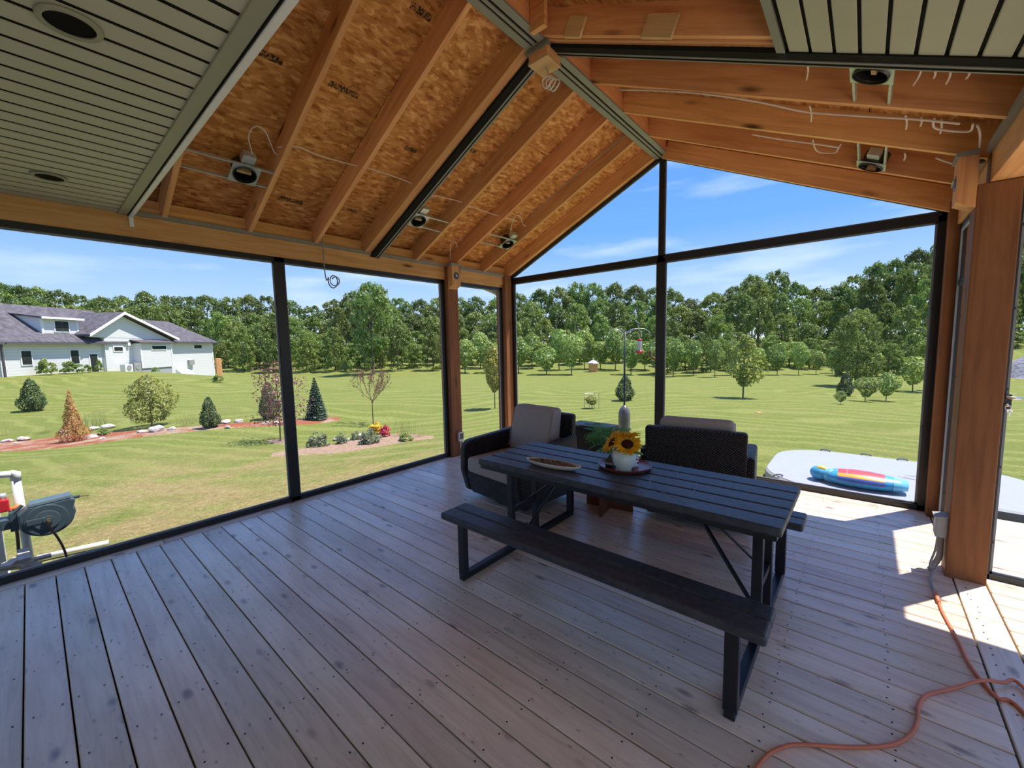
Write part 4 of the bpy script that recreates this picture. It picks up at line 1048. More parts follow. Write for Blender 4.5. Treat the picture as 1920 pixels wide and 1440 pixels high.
V, F = surf_crown(73, lambda t: .33*math.sqrt(max(0, 1-(1.9*t-.85)**2))+.02, 3000, .024, .10, .99, .35, 50); proto('yellowish', 'yellow_shrub', V, F, m_leaf('olive_yellow_leaf', (.28,.29,.075), .1, .01), trunk_mb(.75, .02, 5, 6, spread=.2))
V, F = surf_crown(74, lambda t: .28*math.sqrt(max(0, 1-(1.8*t-.75)**2))+.02, 1300, .017, .22, .98, .4, 50, fill=.1); proto('purple', 'purple_leaf_tree', V, F, m_leaf('purple_leaf', (.22,.10,.11), .1, .01), trunk_mb(.8, .010, 6, 8, spread=.26))
V, F = surf_crown(75, lambda t: .16*math.sin(math.pi*min(1, t*.98+.02))**.6+.01, 2000, .024, .28, .99, .3); proto('maple', 'young_maple', V, F, LEAF_YL, trunk_mb(.7, .010, 7, 5, spread=.1))
V, F = surf_crown(76, lambda t: .27*(1-t)**.55*min(1, .35+2.2*t)+.01, 1700, .026, .20, 1.0, .5, 40, fill=.15); proto('maple2', 'young_maple', V, F, m_leaf('maple_leaf', (.28,.32,.07), .1, .01), trunk_mb(.7, .013, 8, 5, spread=.15))
V, F = blob_crown(77, lambda t: .36*math.sqrt(max(0, 1-(1.85*t-.85)**2))+.03, 120, .075, 70, .017, .08, .94); proto('bigtree', 'broad_maple', V, F, m_leaf('maple_green', (.165,.235,.055), .05, .01), trunk_mb(.6, .02, 9, 6))
# blue spruce: tiers of drooping cards
rs = np.random.RandomState(5); C = []; Nn = []
for tier in range(18):
    t = tier/17; z = .10+.86*t; R = .26*(1-t)**.85+.012; m_ = int(60+330*(1-t))
    a = rs.uniform(0, 6.283, m_); r_ = R*np.sqrt(rs.uniform(.2, 1, m_))
    C.append(np.stack([r_*np.cos(a), r_*np.sin(a), z-.22*r_+rs.uniform(-.008,.008,m_)], -1)); Nn.append(np.stack([.3*np.cos(a), .3*np.sin(a), np.ones(m_)], -1))
V, F = cards(np.concatenate(C), np.concatenate(Nn), .032, rs, .5); proto('spruce', 'blue_spruce', V, F, m_leaf('blue_needle', (.10,.16,.12), .05, .01), trunk_mb(.9, .02, 10, 0))
# nearly bare vase-shaped tree
tw = MB(); rr_ = random.Random(12); tips = []
def twig(p, d, L, r, lev):
    q = p+d*L; tw.tube([p, p+d*L*.5+Vector((rr_.uniform(-1,1),rr_.uniform(-1,1),0))*.01, q], [r, r*.8, r*.6], 5, cap=False)
    tips.append(q)
    if lev:
        for _ in range(3 if lev > 1 else 2):
            e = (d+Vector((rr_.uniform(-.7,.7), rr_.uniform(-.7,.7), rr_.uniform(-.1,.5)))).normalized(); twig(q, e, L*rr_.uniform(.6,.85), r*.65, lev-1)
tw.tube([(0,0,-.02),(0,0,.26)], [.010,.008], 7)
for k in range(9):
    a = 6.283*k/9+rr_.uniform(-.2,.2); twig(Vector((0,0,.24+.05*rr_.random())), Vector((math.cos(a)*.8, math.sin(a)*.8, rr_.uniform(.45,1.4))).normalized(), .17, .005, 3)
tp = np.array([tuple(t) for t in tips]); rs = np.random.RandomState(4); tp = np.repeat(tp, 3, 0)+rs.randn(len(tp)*3, 3)*.018
V, F = cards(tp, rs.randn(len(tp), 3), .012, rs); TWB = m_plain('reddish_twig', (.22,.115,.095), .9, .1)
proto('vase', 'vase_tree', V, F, m_leaf('pink_brown_leaf', (.26,.15,.11), .0, .0), tw, TWB)
# low mounds
def mound(seed, nb, leaf, nl=90):
    return blob_crown(seed, lambda t: .42*math.sqrt(max(0, 1-t*t)), nb, .15, nl, leaf, .05, .75)
V, F = mound(80, 26, .04); proto('lavender', 'lavender_mound', V, F, m_leaf('grey_green_leaf', (.26,.31,.20), .08, .01), None)
V, F = mound(81, 26, .045); proto('green_mound', 'green_shrub', V, F, LEAF_LT, None)
V, F = mound(82, 30, .05, 70); proto('mum_yellow', 'chrysanthemum', V, F, m_leaf('yellow_bloom', (.72,.50,.04), 0, 0, .2), None)
V, F = mound(83, 30, .05, 70); proto('mum_pink', 'chrysanthemum', V, F, m_leaf('pink_bloom', (.62,.10,.16), 0, 0, .2), None)
# tall sparse stalks
rs = np.random.RandomState(9); sv = []; sf = []
for k in range(70):
    x, y = rs.uniform(-.5,.5), rs.uniform(-.25,.25); h = rs.uniform(.45, 1); dx, dy = rs.uniform(-.08,.08,2); w_ = .006; b = len(sv)
    sv += [(x-w_,y,0),(x+w_,y,0),(x+dx+w_*.4,y+dy,h),(x+dx-w_*.4,y+dy,h)]; sf.append((b,b+1,b+2,b+3))
V = np.array(sv); F = np.array(sf); proto('stalks', 'tall_stalks', V, F, m_leaf('stalk', (.34,.36,.16), 0, 0, .2), None)

def put(key, x, y, hpx, wpx, label, cat, base_w, base_h=1.0, group=None, name=None):
    p = hit(x, y); s = depth(p)/FPX; wpx = wpx/math.sqrt(1+((x-960)/FPX)**2)
    return plant(key, p, wpx*s/base_w, hpx*s/base_h, label, cat, group, name=name)
put('conic', 62, 771, 62, 56, 'dark green rounded evergreen shrub on the lawn before the white house', 'shrub', .56)
put('rust', 140, 829, 98, 52, 'rust-brown dying conifer in the red mulch bed', 'tree', .52)
put('yellowish', 285, 799, 98, 76, 'yellow-green bushy tree growing by stones of the mulch bed', 'tree', .66)
put('conic', 395, 803, 60, 38, 'small olive-green conifer at the bend of the mulch bed', 'shrub', .56)
put('purple', 526, 828, 158, 96, 'young tree with sparse purple leaves beside the mullion', 'tree', .60)
put('conic', 507, 786, 70, 40, 'small dark shrub behind the purple-leaved tree', 'shrub', .56)
put('spruce', 594, 787, 80, 42, 'small blue-green spruce at the end of the mulch bed', 'tree', .52)
put('vase', 700, 797, 112, 96, 'nearly bare vase-shaped young tree on the lawn', 'tree', .92, .70)
put('maple', 928, 766, 118, 34, 'slim yellow-green young maple seen in the narrow screen bay', 'tree', .36)
put('conic', 1172, 751, 48, 37, 'egg-shaped dark evergreen behind the bird feeder pole', 'shrub', .56)
put('maple2', 1393, 746, 120, 66, 'yellow-topped young maple standing alone on the open lawn', 'tree', .52)
put('bigtree', 1605, 724, 136, 122, 'big round-crowned tree standing on the right of the lawn', 'tree', .86)
put('conic', 1585, 742, 44, 36, 'dark little conifer at the foot of the big round tree', 'shrub', .56)
for x, y, h, w_, lb in ((1576,758,25,21,'tiny bright green sapling in front of the dark little conifer'),(1622,753,46,40,'short bright green sapling below the big round tree'),(1661,752,54,40,'bright green sapling with slim trunk beside the big round tree'),(1711,734,66,54,'bright green young tree between big round tree and corner post'),(1748,733,62,36,'bright green young tree beside the gable corner post')):
    put('young%d' % (x % 4), x, y, h, w_, lb, 'tree', .55)
for x, y, h, w_ in ((598,838,30,44),(641,833,22,26),(694,833,30,42),(667,826,18,20)): put('lavender', x, y, h, w_, 'grey-green lavender mound in the tan mulch bed', 'shrub', 1.0, .85, 'lavender mounds')
put('mum_yellow', 707, 814, 22, 38, 'mound of yellow chrysanthemums in the tan mulch bed', 'flowers', 1.0, .85)
put('mum_pink', 723, 820, 24, 23, 'mound of pink chrysanthemums beside the yellow ones', 'flowers', 1.0, .85)
for x, y, h, w_, lb in ((760,818,36,70,'loose clump of tall thin grass behind the pink chrysanthemums'),(795,818,34,50,'loose clump of tall thin grass beside the left post'),(82,812,52,76,'tall wild stalks growing behind the boulders'),(12,816,40,40,'tall wild stalks at the start of the mulch bed'),(350,797,30,60,'thin stalks growing in the mulch bed before the olive conifer'),(175,800,30,60,'thin stalks beside the rust-brown conifer')):
    put('stalks', x, y, h, w_, lb, 'plant', 1.05)
for x, y, h, w_, lb in ((760,827,16,30,'low green plant at the edge of the tan mulch bed'),(195,817,14,26,'low green plant between stones of the mulch bed')): put('green_mound', x, y, h, w_, lb, 'plant', 1.0, .85)
# sapling in a wire cage
cg = put('maple', 1110, 766, 26, 22, 'yellow-green sapling inside a wire cage', 'tree', .36)
pcg = hit(1110, 766); s_ = depth(pcg)/FPX
wc = root('wire_cage', pcg, 'square cage of wire and stakes around the sapling', 'cage')
for i, (dx, dy) in enumerate(((-.35,-.2),(.05,-.35),(.38,.05),(-.02,.3))): part(MB().tube([(pcg[0]+dx,pcg[1]+dy,pcg[2]-.03),(pcg[0]+dx,pcg[1]+dy,pcg[2]+.85)], .012, 6), 'stake', MAT['cable_grey'], wc)
cm = MB(); cn = [(-.35,-.2),(.05,-.35),(.38,.05),(-.02,.3)]
for z in (.05,.25,.45,.65,.8):
    cm.tube([(pcg[0]+a,pcg[1]+b,pcg[2]+z) for a, b in cn+[cn[0]]], .003, 4)
part(cm, 'wire_mesh', MAT['galv'], wc)

# ---- woods
GRPW = 'woodland trees beyond the lawn'
LBW = 'leafy green tree of the woods beyond the lawn'
PROF = [(-150,520),(0,535),(60,540),(100,548),(160,558),(210,556),(270,556),(340,553),(400,556),(440,562),(500,560),(560,566),(600,575),(650,558),(680,540),(710,536),(740,556),(800,566),(870,556),(940,558),(980,552),(1020,548),(1080,540),(1150,540),(1200,542),(1240,545),(1290,560),(1340,552),(1400,522),(1440,510),(1470,530),(1500,545),(1560,540),(1600,512),(1640,498),(1680,500),(1710,482),(1750,466),(1780,460),(1920,445),(2100,430)]
def prof(x):
    return float(np.interp(x, [a for a, b in PROF], [b for a, b in PROF]))
rw = random.Random(77)
def wtree(x, D, ytop, key, label=LBW, grp=GRPW, wf=1.0):
    p = atD(x, 650, D); z = float(ground(p[0], p[1])[0]); top = atD(x, ytop, D)[2]
    H_ = max(3.0, (top-z)/.95)
    s = wf*D/FPX/(.80 if key[0] == 'w' else .95)      # wf: crown width in photo pixels
    if label == LBW:
        zone = ('behind the white house' if x < 415 else 'of the wood edge beyond the garden bed' if x < 860 else 'behind the planted row of young trees' if x < 1250 else 'on the wooded slope behind the lone maple' if x < 1560 else 'on the wooded slope behind the big round tree')
        dk = ('bushy', 'mid-height', 'tall')[1 if ytop < prof(x)+40 and ytop > prof(x)+8 else 2 if ytop <= prof(x)+8 else 0]
        label = '%s leafy green tree %s' % (dk, zone); grp = '%s trees %s' % (dk, zone)
    plant(key, (p[0], p[1], z-.1), s, H_, label, 'tree', grp)
# rows stand one behind the other, each staggered in depth so that crowns meet without growing through each other
ROWS = {'sky': ((113,121),(117,124),(110,117),(100,107),(110,117)), 'mid': ((99,106),(104,110),(97,103),(87,93),(99,105)),
        'edge': ((89,95),(91.5,97),(82,88),(72,78),(88,93)), 'low': ((79.5,84),(80,84),(71,75.5),(60,64.5),(78,82))}
ZIG = {}
def rowD(row, x):
    ZIG[row] = ZIG.get(row, 0)+1
    zone = 0 if x < 860 else 1 if x < 1250 else 2 if x < 1580 else 3 if x < 1840 else 4
    return ROWS[row][zone][ZIG[row] % 2]+rw.uniform(-.5, .5)
x = -60
while x < 2010:          # skyline row
    wtree(x, rowD('sky', x), prof(x)+rw.uniform(-3, 6), 'wood%d' % rw.randrange(5), wf=60)
    x += rw.uniform(32, 44)
x = -60
while x < 2010:          # middle row
    wtree(x, rowD('mid', x), prof(x)+rw.uniform(16, 34), rw.choice(['wood0','wood1','wood2','wood3','wood4','bushy0','bushy1']), wf=62)
    x += rw.uniform(34, 46)
x = 418
while x < 860:           # wood edge left of the posts
    wtree(x, rowD('edge', x), prof(x)+rw.uniform(14, 60), rw.choice(['bushy0','bushy1','bushy2','wood1','wood3']), wf=52)
    x += rw.uniform(26, 36)
x = 425
while x < 860:
    wtree(x, rowD('low', x), rw.uniform(608, 645), rw.choice(['bushy0','bushy1','bushy2']), wf=50)
    x += rw.uniform(24, 36)
wtree(698, 73, 537, 'wood2', 'tall pale-crowned tree rising above the wood edge', None, 84)
x = 1255
while x < 1990:          # rounded trees on the right hillside
    wtree(x, rowD('edge', x), prof(x)+rw.uniform(45, 95), rw.choice(['bushy0','bushy1','bushy2']), wf=64)
    x += rw.uniform(34, 50)
x = 1252
while x < 1990:
    wtree(x, rowD('low', x), rw.uniform(625, 655), rw.choice(['bushy0','bushy1','bushy2']), wf=58)
    x += rw.uniform(30, 46)
x = 860
while x < 1258:
    wtree(x, rowD('edge', x), rw.uniform(585, 625), rw.choice(['bushy0','bushy1','bushy2','wood0']), wf=54)
    x += rw.uniform(26, 38)
x = 872                  # row of planted young trees
while x < 1235:
    ZIG['y'] = ZIG.get('y', 0)+1
    y = (690.5, 699.5)[ZIG['y'] % 2] + (0 if x < 1000 else 3)
    if abs(x-1112) < 30: y = 692.0          # stands behind the little shed
    put('young%d' % rw.randrange(4), x, y, rw.uniform(52, 78), rw.uniform(42, 50), 'light green young tree of the planted row before the woods', 'tree', .70, group='planted row of young trees')
    x += rw.uniform(20, 30)
for x, y, h, w_ in ((1262,706,72,40),(1300,704,66,40),(1340,707,70,36),(1370,703,66,36),(1457,703,60,38),(1497,703,62,36),(1530,702,45,30),(1560,700,50,30),(1420,702,50,34)):
    put('young%d' % (x % 4), x, y, h, w_, 'light green young tree of the planted row before the woods', 'tree', .66, group='planted row of young trees')
for x, y in ((648,702),(658,700)): put('young1', x, y, 26, 9, 'tiny sapling far out on the lawn', 'tree', .55, group='tiny saplings on the far lawn')
# ================================================================== NEIGHBOURING HOUSE
FH = Vector((math.sin(YAW), math.cos(YAW), 0)); RH = Vector((math.cos(YAW), -math.sin(YAW), 0))
def HP(u, v, z): q = FH*u+RH*(-45-v); return (q.x, q.y, z)
def m_siding():
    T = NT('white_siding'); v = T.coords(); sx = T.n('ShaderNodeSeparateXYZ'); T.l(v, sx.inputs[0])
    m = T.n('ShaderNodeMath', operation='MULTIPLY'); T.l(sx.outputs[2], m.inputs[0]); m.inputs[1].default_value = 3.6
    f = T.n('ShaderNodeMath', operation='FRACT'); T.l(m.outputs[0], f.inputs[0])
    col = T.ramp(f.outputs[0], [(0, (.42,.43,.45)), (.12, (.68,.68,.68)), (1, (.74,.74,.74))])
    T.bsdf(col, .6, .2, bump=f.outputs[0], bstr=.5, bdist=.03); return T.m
SID = m_siding(); WTRIM = m_plain('house_trim', (.85,.85,.85), .5, .3, var=.02)
SHG = m_plain('house_shingle', (.11,.10,.115), .9, .15, var=.35, scale=2.5, bump=.4)
GLS = m_plain('dark_glass', (.03,.035,.035), .15, .5, var=.3, scale=.8)
hs = root('neighbour_house', HP(46, 3, -.5), 'long white sided house with dark shingle roof', 'house')
def hx(u0, u1, v0, v1, z0, z1):
    return MB().hexa([HP(u0,v0,z0),HP(u1,v0,z0),HP(u1,v1,z0),HP(u0,v1,z0)], [HP(u0,v0,z1),HP(u1,v0,z1),HP(u1,v1,z1),HP(u0,v1,z1)])
def hpart(mb, name, mat, par=None, **k):
    p_ = par if par is not None else hs
    A = mb
    o = A.build(name, mat, p_, world=False, **k)
    me = o.data; off = Vector(hs.location)
    me.transform(Matrix.Translation(-off)); return o
hpart(hx(30, 47, 0, 10, -2.5, 2.65), 'wall', SID)
hpart(hx(53, 62.3, 0, 10, -5, 2.75), 'wall', SID)
def roof_sl(u0, u1, v0, v1, ve, vr, ze, zr_, name='roof_slope', hip=0):
    a = MB().hexa([HP(u0,ve,ze),HP(u1,ve,ze),HP(u1-hip,vr,zr_),HP(u0,vr,zr_)], [HP(u0,ve,ze+.18),HP(u1,ve,ze+.18),HP(u1-hip,vr,zr_+.18),HP(u0,vr,zr_+.18)])
    return hpart(a, name, SHG)
roof_sl(29.5, 50, 0, 0, -.5, 5, 2.55, 6.45); roof_sl(29.5, 50, 0, 0, 10.5, 5, 2.55, 6.45)
roof_sl(50, 62.8, 0, 0, -.5, 5, 2.72, 5.75, hip=2.0); roof_sl(50, 62.8, 0, 0, 10.5, 5, 2.72, 5.75, hip=2.0)
hpart(MB().add([HP(62.8,-.5,2.8),HP(62.8,10.5,2.8),HP(60.8,5,5.85)], [(0,1,2)]), 'roof_hip', SHG, recalc=False)
hpart(hx(36.5, 46, -.62, -.5, 2.5, 2.66), 'gutter', m_plain('dark_gutter', (.10,.10,.11), .5, .3))
hpart(hx(54.8, 62.8, -.62, -.5, 2.66, 2.8), 'gutter', m_plain('dark_gutter_2', (.10,.10,.11), .5, .3))
# gable
ga, gl, gr, gz0, gzl, gzr = 47.6, 43.4, 55.0, 5.85, 3.35, 3.05
hpart(MB().hexa([HP(45.5,-.35,-2.5),HP(54.6,-.35,-3.5),HP(54.6,.1,-3.5),HP(45.5,.1,-2.5)], [HP(45.5,-.35,3.35),HP(54.6,-.35,3.05),HP(54.6,.1,3.05),HP(45.5,.1,3.35)]), 'gable_wall', SID)
hpart(MB().add([HP(43.9,-.35,3.3),HP(54.6,-.35,3.0),HP(ga,-.35,gz0),HP(43.9,.1,3.3),HP(54.6,.1,3.0),HP(ga,.1,gz0)], [(0,1,2),(5,4,3),(0,2,5,3),(1,4,5,2)]), 'gable_wall', SID)
for (u, z) in ((gl, gzl), (gr, gzr)):
    hpart(MB().hexa([HP(u,-1.0,z),HP(ga,-1.0,gz0+.1),HP(ga,6,gz0+.1),HP(u,6,z)], [HP(u,-1.0,z+.2),HP(ga,-1.0,gz0+.32),HP(ga,6,gz0+.32),HP(u,6,z+.2)]), 'gable_roof', SHG)
    hpart(MB().hexa([HP(u,-1.06,z-.06),HP(ga,-1.06,gz0+.04),HP(ga,-1.0,gz0+.04),HP(u,-1.0,z-.06)], [HP(u,-1.06,z+.22),HP(ga,-1.06,gz0+.34),HP(ga,-1.0,gz0+.34),HP(u,-1.0,z+.22)]), 'rake_board', WTRIM)
# bump-out
hpart(hx(48.8, 53.3, -1.25, 0, -.35, 2.62), 'bay_wall', SID)
hpart(hx(48.9, 53.2, -1.15, 0, -3, -.35), 'bay_foundation', m_plain('concrete', (.36,.36,.38), .9, .1))
hpart(MB().hexa([HP(48.5,-1.6,2.6),HP(53.6,-1.6,2.6),HP(53.6,0,3.0),HP(48.5,0,3.0)], [HP(48.5,-1.6,2.75),HP(53.6,-1.6,2.75),HP(53.6,0,3.15),HP(48.5,0,3.15)]), 'bay_roof', SHG)
for u in (48.8, 53.2): hpart(hx(u, u+.15, -1.29, -1.22, -.35, 2.6), 'corner_board', WTRIM)
for u in (36.5, 62.15): hpart(hx(u, u+.2, -.05, .05, -3, 2.6), 'corner_board', WTRIM)
hpart(hx(36.3, 36.42, -.35, -.2, -.6, 2.5), 'downspout', m_plain('dark_downspout', (.09,.08,.10), .5, .3))
# dormer
hpart(MB().hexa([HP(40.6,.75,3.35),HP(44.0,.75,3.35),HP(44.0,3.6,5.3),HP(40.6,3.6,5.3)], [HP(40.6,.75,5.1),HP(44.0,.75,5.1),HP(44.0,3.6,5.5),HP(40.6,3.6,5.5)]), 'dormer_wall', SID)
hpart(MB().hexa([HP(40.3,.35,5.08),HP(44.3,.35,5.08),HP(44.3,4.2,5.62),HP(40.3,4.2,5.62)], [HP(40.3,.35,5.2),HP(44.3,.35,5.2),HP(44.3,4.2,5.72),HP(40.3,4.2,5.72)]), 'dormer_roof', SHG)
hpart(hx(40.3, 44.3, .28, .35, 5.02, 5.22), 'dormer_fascia', WTRIM)
for u in (40.55, 43.85): hpart(hx(u, u+.18, .70, .78, 3.4, 5.05), 'corner_board', WTRIM)
def hwin(u0, u1, z0, z1, v, mull=0, hm=0):
    fr = hpart(hx(u0-.1, u1+.1, v-.07, v, z0-.1, z1+.1), 'window', WTRIM)
    g = hpart(hx(u0, u1, v-.09, v-.05, z0, z1), 'pane', GLS, fr)
    if mull: hpart(hx((u0+u1)/2-.07, (u0+u1)/2+.07, v-.10, v-.05, z0, z1), 'mullion', m_plain('win_mullion', (.05,.05,.05), .5), fr)
    if hm: hpart(hx(u0, u1, v-.10, v-.05, (z0+z1)/2-.03, (z0+z1)/2+.03), 'mullion', m_plain('win_bar', (.06,.06,.06), .5), fr)
hwin(37.95, 38.7, .65, 1.9, 0, 0, 1); hwin(42.2, 42.95, .55, 1.9, 0, 0, 1); hwin(41.75, 43.0, 3.85, 4.85, .75, 1, 1)
hwin(46.5, 47.5, 1.78, 2.22, -.35); hwin(50.4, 52.4, 1.88, 2.28, -1.25); hwin(58.7, 60.1, 1.95, 2.4, 0)
dr = hpart(hx(44.0, 44.95, -.06, 0, -1.2, 1.55), 'door', WTRIM); hpart(hx(44.1, 44.85, -.09, -.04, -1.2, 1.45), 'door_leaf', GLS, dr)
for u in (48.2, 49.1, 49.9): hpart(hx(u-.15, u+.15, -.6, -.35, 2.35, 2.7), 'vent_hood', WTRIM)
hpart(hx(57.3, 58.2, -.3, 0, -.35, .35), 'meter_box', m_plain('meter_grey', (.30,.30,.28), .5), hs)
hpart(MB().hexa([HP(55.2,-1.6,-2.6),HP(57.4,-1.6,-2.9),HP(57.4,0,-2.9),HP(55.2,0,-2.6)], [HP(55.2,-1.6,-2.2),HP(57.4,-1.6,-2.4),HP(57.4,0,-.9),HP(55.2,0,-.7)]), 'bulkhead_door', WTRIM)
for (u, w_, h, lab) in ((47.0, .95, .8, 'pale heat pump unit against the white gable wall'), (48.1, .9, 1.0, 'grey air conditioner beside the projecting bay')):
    z = float(ground(*HP(u, -1.1, 0)[:2])[0]); q = HP(u, -1.1, z)
    r = root('air_conditioner', q, lab, 'air conditioner')
    mt = WTRIM if w_ > .92 else MAT['pvc_grey']
    o = MB().hexa([HP(u-w_/2,-1.4,z-.2),HP(u+w_/2,-1.4,z-.2),HP(u+w_/2,-.8,z-.2),HP(u-w_/2,-.8,z-.2)], [HP(u-w_/2,-1.4,z+h),HP(u+w_/2,-1.4,z+h),HP(u+w_/2,-.8,z+h),HP(u-w_/2,-.8,z+h)]).build('casing', mt, r, world=True)
    c = Vector(HP(u, -1.41, z+h*.5)); n = -(RH)*-1
    part(MB().tube([c, c+RH*.03], .3, 18), 'fan_grille', MAT['cable_grey'], r)
for x, y, w_, h, lb in ((90,699,38,30,'leafy green shrub under the house windows'),(136,701,44,22,'white-flowered green shrub beside the house door'),(165,694,22,14,'small low shrub at the house door step'),(188,692,16,22,'climbing rose beside the house door'),(292,700,16,9,'small yellow tuft at the foundation of the house'),(408,714,14,10,'little round shrub at the far corner of the house')):
    D_ = 45*FPX/(960-x); w_m = 1.12*w_/math.sqrt(1+((x-960)/FPX)**2)*D_/FPX; v0 = {292: -1.25, 188: -.35}.get(x, 0.0)
    v_ = v0-w_m*.62-.1; u_ = (45+v_)*FPX/(960-x); p = HP(u_, v_, 0); p = (p[0], p[1], float(ground(p[0], p[1])[0]))
    if x == 408: p = hit(410, 717)
    plant('green_mound', p, w_m, h*D_/FPX/.85, lb, 'shrub')
p = hit(412, 712); s = depth(p)/FPX
MB().box(p[0]-.25,p[0]+.25,p[1]-.25,p[1]+.25,p[2]-.2,p[2]+2.3).build('cedar_post', MAT['fir_z'], None, label='pale cedar gate post at the far corner of the house', cat='post', bevel=.03)

# ================================================================== THINGS ON THE LAWN
# birdhouse-like hexagonal shed
p = hit(1112, 697); s = depth(p)/FPX
sh = root('garden_shed', p, 'little hexagonal wooden shed with pale bell roof', 'shed')
hw = 9.5*s; hh = 15*s
for k in range(6):
    a0 = math.pi/3*k; a1 = a0+math.pi/3
    A = Vector((hw*math.cos(a0), hw*math.sin(a0), 0)); B = Vector((hw*math.cos(a1), hw*math.sin(a1), 0)); u = Vector((0,0,1))
    MB().add([A*.97-u*.2, B*.97-u*.2, B*.97+u*hh, A*.97+u*hh, A-u*.2, B-u*.2, B+u*hh, A+u*hh], [(0,3,2,1),(4,5,6,7),(0,1,5,4),(1,2,6,5),(2,3,7,6),(3,0,4,7)]).build('wall_panel', MAT['fir_z'], sh)
MB().lathe([(12.5*s,0),(12*s,1.5*s),(6*s,5*s),(2.2*s,7*s),(1.6*s,9*s),(.8*s,10.5*s),(0,11*s)], (0,0,hh), 6, cap=False).build('roof', m_plain('pale_roof', (.52,.48,.46), .8, .2), sh)
# bird feeder pole
FPX_ = atD(1171, 700, 7.6); fx, fy = float(FPX_[0]), float(FPX_[1]); fz = float(ground(fx, fy)[0])
bp = root('feeder_pole', (fx, fy, fz), 'dark metal feeder pole with grey squirrel baffle and curved arms', 'pole')
ztop = float(atD(1171, 622, 7.6)[2])
part(MB().tube([(fx,fy,fz-.2),(fx,fy,ztop)], .017, 10), 'pole', MAT['steel_black'], bp, smooth=True)
zb1 = float(atD(1171, 761, 7.6)[2])
part(MB().lathe([(.018,0),(.05,-.025),(.085,-.07),(.105,-.14),(.108,-.25),(.100,-.70)], (fx,fy,zb1), 24, cap=False), 'baffle', m_plain('baffle_grey', (.15,.145,.15), .25, .5, metal=.3), bp, smooth=True)
rgt = Vector((RH.x, RH.y, 0))
def arm(dx, drop): return spline([(fx,fy,ztop-.05), Vector((fx,fy,ztop+.03))+rgt*dx*.35, Vector((fx,fy,ztop+.05))+rgt*dx*.7, Vector((fx,fy,ztop-.0))+rgt*dx*.95, Vector((fx,fy,ztop-drop))+rgt*dx], 5)
for dx, dr_ in ((-.30,.03),(.31,.10),(-.12,.02),(.46,.05)): part(MB().tube(arm(dx, dr_), .006, 6), 'arm', MAT['steel_bright'], bp, smooth=True)
hf = Vector((fx,fy,0))+rgt*.27; zt = float(atD(1197, 636, 7.6)[2])
hm = root('hummingbird_feeder', (hf.x, hf.y, zt-.30), 'red and clear hummingbird feeder hanging from the pole', 'bird feeder')
RED = m_plain('feeder_red', (.55,.02,.03), .3, .5, var=.05)
part(MB().lathe([(.0,0),(.045,0),(.048,-.02),(.038,-.035),(.0,-.035)], (hf.x,hf.y,zt), 18, cap=False), 'cap', RED, hm, smooth=True)
part(MB().lathe([(.036,-.03),(.046,-.06),(.044,-.10),(.034,-.15),(.032,-.21)], (hf.x,hf.y,zt), 18, cap=False), 'bottle', m_plain('clear_bottle', (.55,.62,.68), .1, .6), hm, smooth=True)
part(MB().lathe([(.0,-.20),(.04,-.205),(.075,-.225),(.07,-.245),(.03,-.26),(.0,-.26)], (hf.x,hf.y,zt), 18, cap=False), 'base', RED, hm, smooth=True)
part(MB().tube([(hf.x,hf.y,zt),(hf.x-.01,hf.y,zt+.06),(hf.x-.03,hf.y,zt+.13)], .003, 5), 'hanger', MAT['steel_bright'], hm)
wf = Vector((fx,fy,0))+rgt*.555; zw = float(atD(1226, 660, 7.6)[2])
wr_ = root('peanut_wreath', (wf.x, wf.y, zw-.12), 'brown ring-shaped bird feeder hanging beside the gable mullion', 'bird feeder')
part(MB().tube([Vector((wf.x,wf.y,zw))+rgt*(.09*math.cos(t))+Vector((0,0,.12*math.sin(t))) for t in np.linspace(2.9, 6.6, 26)], .024, 8), 'ring', m_plain('peanut_brown', (.20,.12,.08), .9, .1, var=.5, scale=60, bump=.5), wr_, smooth=True)
part(MB().tube([Vector((wf.x,wf.y,zw))+rgt*(.09*math.cos(t))+Vector((0,0,.17*math.sin(t))) for t in np.linspace(0, 3.14, 16)], .003, 5), 'wire', MAT['galv'], wr_)
# orange disc
p = hit(1422, 774)
MB().lathe([(.0,.0),(.11,.0),(.13,.012),(.125,.025),(.0,.035)], tuple(p), 18, cap=False).build('flying_disc', m_plain('orange_disc', (.85,.25,.10), .5), None, smooth=True, label='small orange disc lying on the open lawn', cat='disc')
# inflatable platform
ptx0, ptx1, pty0, pty1 = -1.12, 1.9, 6.72, 9.12; ptz = -.42
def rrect(x0, x1, y0, y1, r, n=10):
    o = []
    for (cx, cy, a0) in ((x1-r,y1-r,0),(x0+r,y1-r,90),(x0+r,y0+r,180),(x1-r,y0+r,270)):
        for k in range(n+1): a = math.radians(a0+90*k/n); o.append((cx+r*math.cos(a), cy+r*math.sin(a)))
    return o
ip = root('inflatable_platform', (.39, 7.92, ptz-.16), 'big white inflatable water platform lying outside the gable screen', 'inflatable')
WINF = m_plain('white_pvc_top', (.33,.34,.385), .45, .4, var=.03); WINS = m_plain('cream_pvc_side', (.38,.37,.34), .45, .4, var=.03)
part(MB().prism(rrect(ptx0,ptx1,pty0,pty1,.8), 'z', ptz-.16, ptz-.004), 'side_wall', WINS, ip, bevel=.05, seg=3, smooth=True)
part(MB().prism(rrect(ptx0+.03,ptx1-.03,pty0+.03,pty1-.03,.78), 'z', ptz-.02, ptz), 'deck_pad', WINF, ip)
STR = m_plain('grey_strap', (.17,.17,.18), .7, .2)
